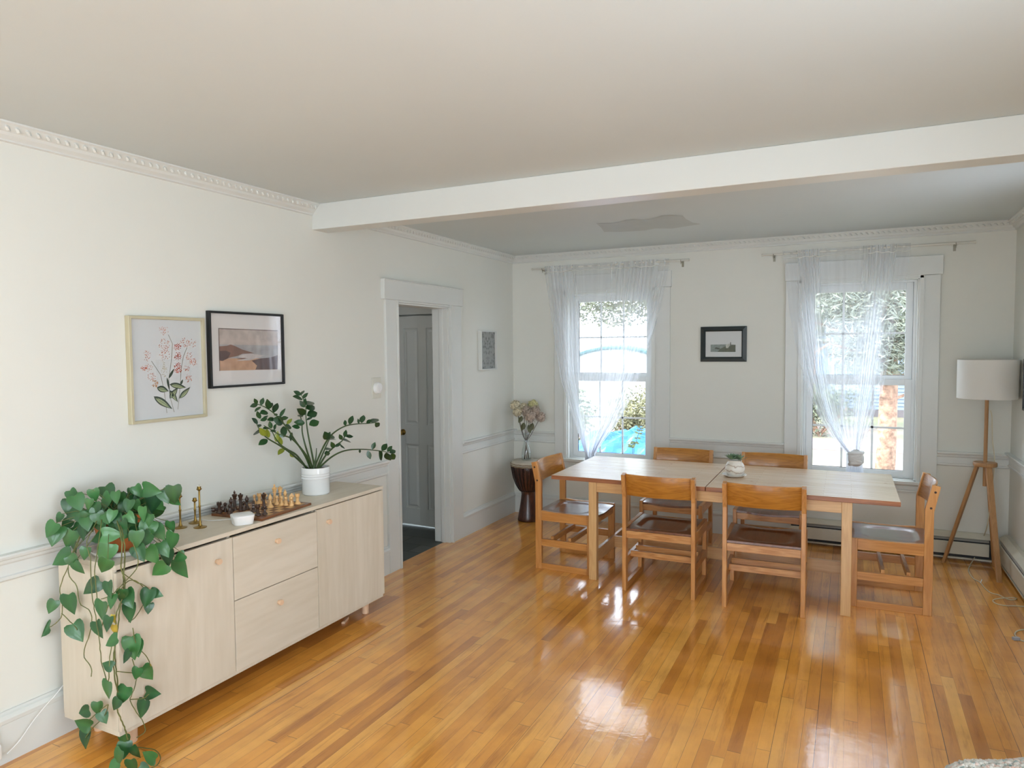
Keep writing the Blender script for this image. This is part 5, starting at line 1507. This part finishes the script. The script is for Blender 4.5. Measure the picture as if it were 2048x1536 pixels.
MB().lathe([(RS, 1.262), (RS, 1.540), (RS - 0.002, 1.5405), (RS - 0.003, 1.262)], n=64, caps=False).build('lamp_shade', shade_mat(), lp, smooth='auto')
b = MB()
for k in range(3):
    a = 2 * PI * k / 3 + 0.5; b.tube([(0.02 * math.cos(a), 0.02 * math.sin(a), 1.345), ((RS - 0.004) * math.cos(a), (RS - 0.004) * math.sin(a), 1.300)], 0.002, 6)
b.lathe([(0.012, 1.335), (0.022, 1.335), (0.022, 1.345), (0.012, 1.345)], n=16)
b.build('shade_carrier', M_whitepl, lp)
MB().ball((0, 0, 1.42), 0.030, n=14, m=10).lathe([(0.014, 1.355), (0.014, 1.392), (0.018, 1.40)], n=14).build('light_bulb', mat('opal_bulb', (236, 234, 228), 0.3), lp, smooth=True)
cordp = [ondepth(1981, 821, (lc - CAM).dot(AF) - 0.02), ondepth(1984, 835, (lc - CAM).dot(AF) - 0.035), ondepth(1985, 880, (lc - CAM).dot(AF) - 0.03), ondepth(1989, 925, (lc - CAM).dot(AF) - 0.03)]
def F6(x, y): return (1900 + x / 5.486, 1040 + y / 5.486)
cordp += [ondepth(1981, 1000, (lc - CAM).dot(AF) + 0.02), ondepth(1975, 1050, (lc - CAM).dot(AF) - 0.05)]
cordp += [Vector((onz(*F6(340, 250), 0.10))), onz(*F6(280, 390), 0.045), onz(*F6(210, 520), 0.004), onz(*F6(210, 580), 0.004), onz(*F6(260, 645), 0.004), onz(*F6(330, 685), 0.004), onz(*F6(390, 755), 0.004), onz(*F6(450, 800), 0.004), onz(*F6(530, 820), 0.004), onz(*F6(600, 855), 0.004), onz(*F6(660, 875), 0.004), onz(*F6(715, 872), 0.004), onz(*F6(728, 858), 0.004), onz(*F6(680, 852), 0.009), onz(*F6(590, 856), 0.009), onz(*F6(500, 868), 0.004), onz(*F6(470, 888), 0.004), onz(*F6(510, 918), 0.004), onz(*F6(600, 938), 0.004), onz(*F6(720, 942), 0.004), onz(*F6(820, 948), 0.004), onz(*F6(900, 950), 0.004)]
M_cord = mat('ivory_cord', (206, 196, 166), 0.5, var=0.03)
MB().tube([p - lc for p in smooth_pts(cordp, 5)], 0.0034, 7).build('power_cord', M_cord, lp, smooth=True)
tt = [onz(*F6(335, 690), 0.006), onz(*F6(345, 665), 0.02), onz(*F6(350, 652), 0.028)]
MB().tube([p - lc for p in tt], 0.0028, 6).build('cord_tie', M_whitepl, lp)
# second cable end on the floor
q = [onz(*F6(x, y), 0.004) for x, y in ((760, 1312), (725, 1280), (712, 1250), (735, 1220), (790, 1205), (860, 1210), (930, 1260))]
ec = thing('extension_cable', 'loose end of a white cable with its plug, on the floor at the right edge', 'cable', q[0])
MB().tube([p - q[0] for p in smooth_pts(q, 6)] , 0.004, 7).build('cable', M_cord, ec, smooth=True)
MB().tube([onz(*F6(760, 1312), 0.004) - q[0], onz(*F6(860, 1350), 0.004) - q[0]], 0.004, 7).build('cable', M_cord, ec)
MB().box(-0.035, 0.0, -0.011, 0.011, -0.003, 0.014, Matrix.Rotation(0.4, 4, 'Z')).build('plug', mat('grey_plug', (170, 172, 180), 0.4), ec, bevel=0.003)

# ================================================================== FLUFFY POUF at the lower right edge of the view
fc = Vector((3.555, -3.90, 0))
pf = thing('pouf', 'fluffy boucle pouf flecked in cream, pink and teal at the lower right corner', 'pouf', fc)
def boucle():
    m, nt, b = new('boucle')
    tc = N(nt, 'ShaderNodeTexCoord'); vo = N(nt, 'ShaderNodeTexVoronoi'); vo.inputs['Scale'].default_value = 75
    nt.links.new(tc.outputs['Object'], vo.inputs['Vector'])
    sp = N(nt, 'ShaderNodeSeparateColor'); nt.links.new(vo.outputs['Color'], sp.inputs[0])
    nt.links.new(ramp(nt, sp.outputs[0], [(0.0, lin((128, 158, 156))), (0.16, lin((200, 198, 188))), (0.7, lin((226, 220, 210))), (0.95, lin((214, 176, 160)))]), b.inputs['Base Color'])
    b.inputs['Roughness'].default_value = 0.95; b.inputs['Sheen Weight'].default_value = 0.4
    return m
mb = boucle()
b = MB(); n1, n2 = 110, 70; R8 = random.Random(8)
for j in range(n2 + 1):
    th = PI * j / n2
    for i in range(n1):
        a = 2 * PI * i / n1
        rr = 0.27 * (abs(math.sin(th)) ** 0.55); z = 0.2 + 0.185 * (1 if math.cos(th) > 0 else -1) * abs(math.cos(th)) ** 0.6
        lump = 0.012 * math.sin(5 * a + 1) * math.sin(th) + R8.uniform(-0.006, 0.006) + (0.030 * math.exp(-((a - 1.0) / 0.5) ** 2) if th < 1.2 else 0)
        b.v.append(((rr + lump * 0.5) * math.cos(a), (rr + lump * 0.5) * math.sin(a), max(0.0, z + lump)))
for j in range(n2):
    for i in range(n1): b.f.append((j * n1 + i, j * n1 + (i + 1) % n1, (j + 1) * n1 + (i + 1) % n1, (j + 1) * n1 + i))
cv = b.build('cover', mb, pf, smooth=True)
b = MB()
for _ in range(3800):
    a = R8.uniform(0, 2 * PI); th = R8.uniform(0.0, 1.5)
    rr = 0.27 * (abs(math.sin(th)) ** 0.55); z = 0.2 + 0.185 * abs(math.cos(th)) ** 0.6 + (0.030 * math.exp(-((a - 1.0) / 0.5) ** 2) if th < 1.2 else 0) + 0.012 * math.sin(5 * a + 1) * math.sin(th)
    c = Vector((rr * math.cos(a), rr * math.sin(a), z)); r_ = R8.uniform(0.004, 0.008)
    b.ball(c, r_, (1, 1, 0.8), 6, 4)
b.build('boucle_pile', mb, pf, smooth=True)['kind'] = 'stuff'

# ================================================================== OUTSIDE THE WINDOWS
GZ = -0.75
def ground_mat():
    m, nt, b = new('lawn_with_leaves')
    geo = N(nt, 'ShaderNodeNewGeometry')
    n1 = N(nt, 'ShaderNodeTexNoise'); n1.inputs['Scale'].default_value = 0.35; n1.inputs['Detail'].default_value = 4
    n2 = N(nt, 'ShaderNodeTexNoise'); n2.inputs['Scale'].default_value = 14; n2.inputs['Detail'].default_value = 4
    nt.links.new(geo.outputs['Position'], n1.inputs['Vector']); nt.links.new(geo.outputs['Position'], n2.inputs['Vector'])
    f = mathn(nt, 'ADD', mathn(nt, 'MULTIPLY', n1.outputs['Fac'], 0.7), mathn(nt, 'MULTIPLY', n2.outputs['Fac'], 0.4))
    nt.links.new(ramp(nt, f, [(0.35, lin((100, 108, 82))), (0.5, lin((122, 124, 98))), (0.6, lin((126, 116, 104))), (0.75, lin((130, 112, 108)))]), b.inputs['Base Color'])
    b.inputs['Roughness'].default_value = 0.95
    return m
MB().box(-60, 60, WT + 0.3, 90, GZ - 0.3, GZ).build('ground_outside', ground_mat(), kind='structure')
MB().box(-4, 30, 11.2, 13.2, GZ, GZ + 0.01).build('path_outside', mat('pinkish_path', (132, 116, 118), 0.9, var=0.12, scale=3), kind='structure')
M_bark = mat('bark', (150, 120, 102), 0.9, var=0.45, scale=16, bump=1.0, bscale=28)
def foliage_cloud(b, c, rad, n, size, seed, thin=0.22, shell=0.45):
    R_ = random.Random(seed)
    for _ in range(n):
        th = math.acos(R_.uniform(-1, 1)); ph = R_.uniform(0, 2 * PI); r = R_.uniform(shell, 1.0)
        p = Vector(c) + Vector((rad[0] * r * math.sin(th) * math.cos(ph), rad[1] * r * math.sin(th) * math.sin(ph), rad[2] * r * math.cos(th)))
        d = Vector((R_.uniform(-1, 1), R_.uniform(-1, 1), R_.uniform(-0.7, 0.7))).normalized(); e = d.orthogonal().normalized(); e = (e * R_.uniform(-1, 1) + d.cross(e) * R_.uniform(-1, 1)).normalized()
        s_ = size * R_.uniform(0.6, 1.5)
        b.add([p - d * s_ * 0.5, p + e * s_ * thin, p + d * s_ * 0.6, p - e * s_ * thin], [(0, 1, 2, 3)])
def tree(name, label, x, y, r, h, clouds, col, seed, size=0.13, lean=0.0, thin=0.22):
    t = thing(name, label, 'tree', (x, y, GZ), group='trees beyond the windows')
    R_ = random.Random(seed)
    pts = [(lean * (i / 6) ** 1.5 + 0.04 * math.sin(i), 0, h * i / 6) for i in range(7)]
    b = MB().tube(pts, [r * (1.15 - 0.6 * i / 6) for i in range(7)], 14)
    b.build('trunk', M_bark, t, smooth=True)
    b = MB()
    for k in range(16):
        z = h * R_.uniform(0.28, 0.95); a = R_.uniform(0, 2 * PI); L = R_.uniform(1.2, 2.6)
        b.tube([(lean * (z / h) ** 1.5, 0, z), (L * 0.5 * math.cos(a), L * 0.5 * math.sin(a), z + R_.uniform(-0.1, 0.4)), (L * math.cos(a), L * math.sin(a), z + R_.uniform(-0.3, 0.6))], [r * 0.22, r * 0.14, r * 0.05], 6)
    b.build('branches', M_bark, t)
    b = MB()
    for i, (c, rad, n) in enumerate(clouds): foliage_cloud(b, c, rad, n, size, seed + i, thin)
    b.build('crown', mat(name + '_leaves' + str(seed), col, 0.7, var=0.35, scale=2.5), t)
    return t
tp = ony(1766, 900, 5.0)
tree('pine_tree', 'thick-trunked pine close outside the right window', tp.x, 5.0, 0.12, 5.5,
     [((0.1, -0.4, 2.25), (0.9, 0.5, 0.30), 2600), ((0.1, -0.5, 2.9), (1.0, 0.4, 0.6), 4500), ((0, 0, 3.1), (2.1, 1.6, 0.95), 11000), ((-1.2, 0.5, 4.2), (2.2, 1.6, 1.1), 9000), ((0.6, 0.3, 4.6), (1.8, 1.6, 1.1), 6000)], (120, 126, 112), 31, 0.11, 0.12, 0.08)
tree('leafy_tree', 'large leafy tree far outside the left window', -8.4, 18.0, 0.25, 8.5,
     [((3.6, 0, 4.6), (3.2, 2.0, 1.5), 9000), ((3.5, 0, 6.4), (2.8, 1.6, 1.2), 5000)], (122, 126, 100), 47, 0.14)
tree('leafy_tree', 'pale leafy tree behind the pine outside the right window', 1.9, 15.0, 0.2, 7.5,
     [((0, 0, 5.0), (3.6, 2.0, 2.4), 11000), ((-2.4, 0, 3.0), (1.8, 1.4, 1.3), 4000), ((2.4, 0, 3.1), (1.8, 1.4, 1.2), 3000)], (122, 132, 112), 53, 0.14)
for i, (x, y, w_, h_, lab) in enumerate(((-2.75, 7.9, 0.95, 1.25, 'rounded green shrub outside the left window, left of the blue tarp'), (-0.95, 7.9, 0.85, 1.2, 'olive shrub outside the left window, behind the blue tarp'), (2.3, 13.8, 1.3, 1.3, 'low shrub outside the right window, near the neighbouring house'))):
    t = thing('shrub', lab, 'shrub', (x, y, GZ), group='shrubs beyond the windows')
    b = MB(); foliage_cloud(b, (0, 0, h_ * 0.66), (w_, 0.6, h_ * 0.68), 5200, 0.07, 60 + i, shell=0.1); b.build('foliage', mat('shrub_leaf%d' % i, ((106, 118, 88), (118, 116, 84), (108, 118, 98))[i], 0.8, var=0.4, scale=3), t)
    b = MB(); [b.tube([(0, 0, 0), (w_ * 0.5 * math.cos(k), 0.3 * math.sin(k), h_ * 0.6)], 0.03, 5) for k in range(5)]; b.build('stems', M_bark, t)

# neighbouring clapboard house seen through the right window
hs = thing('neighbour_house', 'pale blue-grey clapboard house beyond the lawn, seen through the right window', 'house', (6.0, 20.0, GZ))
M_clap = mat('blue_grey_clapboard', (118, 134, 152), 0.7, var=0.03)
b = MB().box(-5.0, 3.0, 0.05, 5.0, 0, 3.4)
for k in range(26):
    z = 0.25 + k * 0.12; b.prism([(0.05, z), (0.05, z + 0.12), (0.035, z + 0.12), (0.012, z)], 'x', -5.0, 3.0)
b.build('wall', M_clap, hs)
MB().box(-5.05, 3.05, -0.02, 5.0, 0, 0.25).build('foundation', mat('foundation', (104, 100, 104), 0.9), hs)
MB().prism([(-0.5, 3.3), (5.5, 3.3), (2.5, 5.4)], 'x', -5.3, 3.3).build('roof', mat('shingle_roof', (120, 122, 128), 0.9, var=0.2), hs)
for wx in (-1.6, 0.9, -4.0):
    f = MB().box(wx - 0.5, wx + 0.5, -0.03, 0.02, 1.25, 2.65).build('window', M_trim, hs)
    MB().box(wx - 0.42, wx + 0.42, -0.045, -0.03, 1.33, 2.57).build('pane', mat('house_pane', (120, 140, 160), 0.1), f)
    MB().box(wx - 0.02, wx + 0.02, -0.06, -0.045, 1.33, 2.57).build('muntin', M_trim, f)
# arched white canopy tent and a blue tarp heap outside the left window
tent = thing('canopy_tent', 'white arched canopy with a teal rim, seen through the left window', 'tent', (-1.9, 9.3, GZ))
b = MB(); arch = [(1.75 * math.cos(PI * k / 16), 1.25 + 1.15 * math.sin(PI * k / 16)) for k in range(17)]
b.prism(arch + [(-1.75, 0.9), (1.75, 0.9)], 'y', 0, 2.2); b.build('canopy', mat('white_canvas', (176, 180, 182), 0.7), tent)
b = MB(); b.tube([(x * 1.01, -0.03, z + 0.02) for x, z in arch], 0.06, 8); b.build('rim', mat('teal_rim', (84, 124, 126), 0.5), tent)
b = MB(); [b.tube([(sx, sy, 0), (sx, sy, 1.25)], 0.03, 8) for sx in (-1.7, 1.7) for sy in (0.1, 2.1)]; b.build('tent_poles', M_whitepl, tent)
tp = thing('blue_tarp', 'crumpled bright blue tarp over a heap in the yard outside the left window', 'tarp', (-0.36, 5.2, GZ))
b = MB(); n = 44; R9 = random.Random(12)
hgt = [[0] * (n + 1) for _ in range(n + 1)]
for j in range(n + 1):
    for i in range(n + 1):
        x = lerp(-1.3, 1.3, i / n); y = lerp(-0.7, 0.7, j / n)
        h_ = max(0.0, 1 - (x / 1.25) ** 2) * max(0.0, 1 - (y / 0.68) ** 2); h_ = 0.98 * h_ ** 0.4
        h_ += 0.05 * math.sin(7 * x + 3 * y) * h_ + 0.035 * math.sin(19 * x - 11 * y) * h_ + R9.uniform(-0.02, 0.02) * h_
        b.v.append((x, y, max(0.0, h_)))
for j in range(n):
    for i in range(n): a = j * (n + 1) + i; b.f.append((a, a + 1, a + n + 2, a + n + 1))
b.build('tarp_sheet', mat('blue_tarpaulin', (30, 100, 190), 0.35, var=0.25, scale=5), tp)
MB().box(-1.1, 1.1, -0.45, 0.45, 0, 0.3).build('stacked_boards', M_bark, tp)
o = MB().ball((0, 0, 0.28), 0.28, n=20, m=12).build('white_bucket', M_whitepl, loc=(0.5, 5.0, GZ + 0.98), smooth=True)
bpy.data.objects.remove(o)
# thin weed right outside the left window
wp = thing('garden_weed', 'thin weed with small leaves right outside the left window', 'plant', (0.82, 0.55, GZ))
q0 = ony(1276, 905, 0.55)
b = MB(); bl = MB(); bl.tone = []
wo = Vector((0.82, 0.55, GZ))
for k, pts in enumerate(([(1268, 912), (1270, 890), (1277, 868), (1281, 855)], [(1266, 915), (1262, 895), (1270, 885)])):
    P3 = [ony(u, v, 0.55) - wo for u, v in pts]; P3 = [Vector((P3[0].x + 0.03, 0, 0))] + P3
    b.tube(smooth_pts(P3, 5), 0.003, 6)
    for t in (0.55, 0.66, 0.76, 0.86, 0.96):
        a = curve_at(P3, t)
        for sg in (-1, 1):
            leaf(bl, a, a + Vector((sg * 0.04, RND.uniform(-.02, .02), RND.uniform(-.02, .03))), -AF, 0.02, 'oval', 0.3, 0.2, RND.random())
b.build('stem', M_zstem, wp); bl.build('foliage', leaf_material('weed_leaf', (72, 86, 50), (120, 134, 84), 0.6), wp)
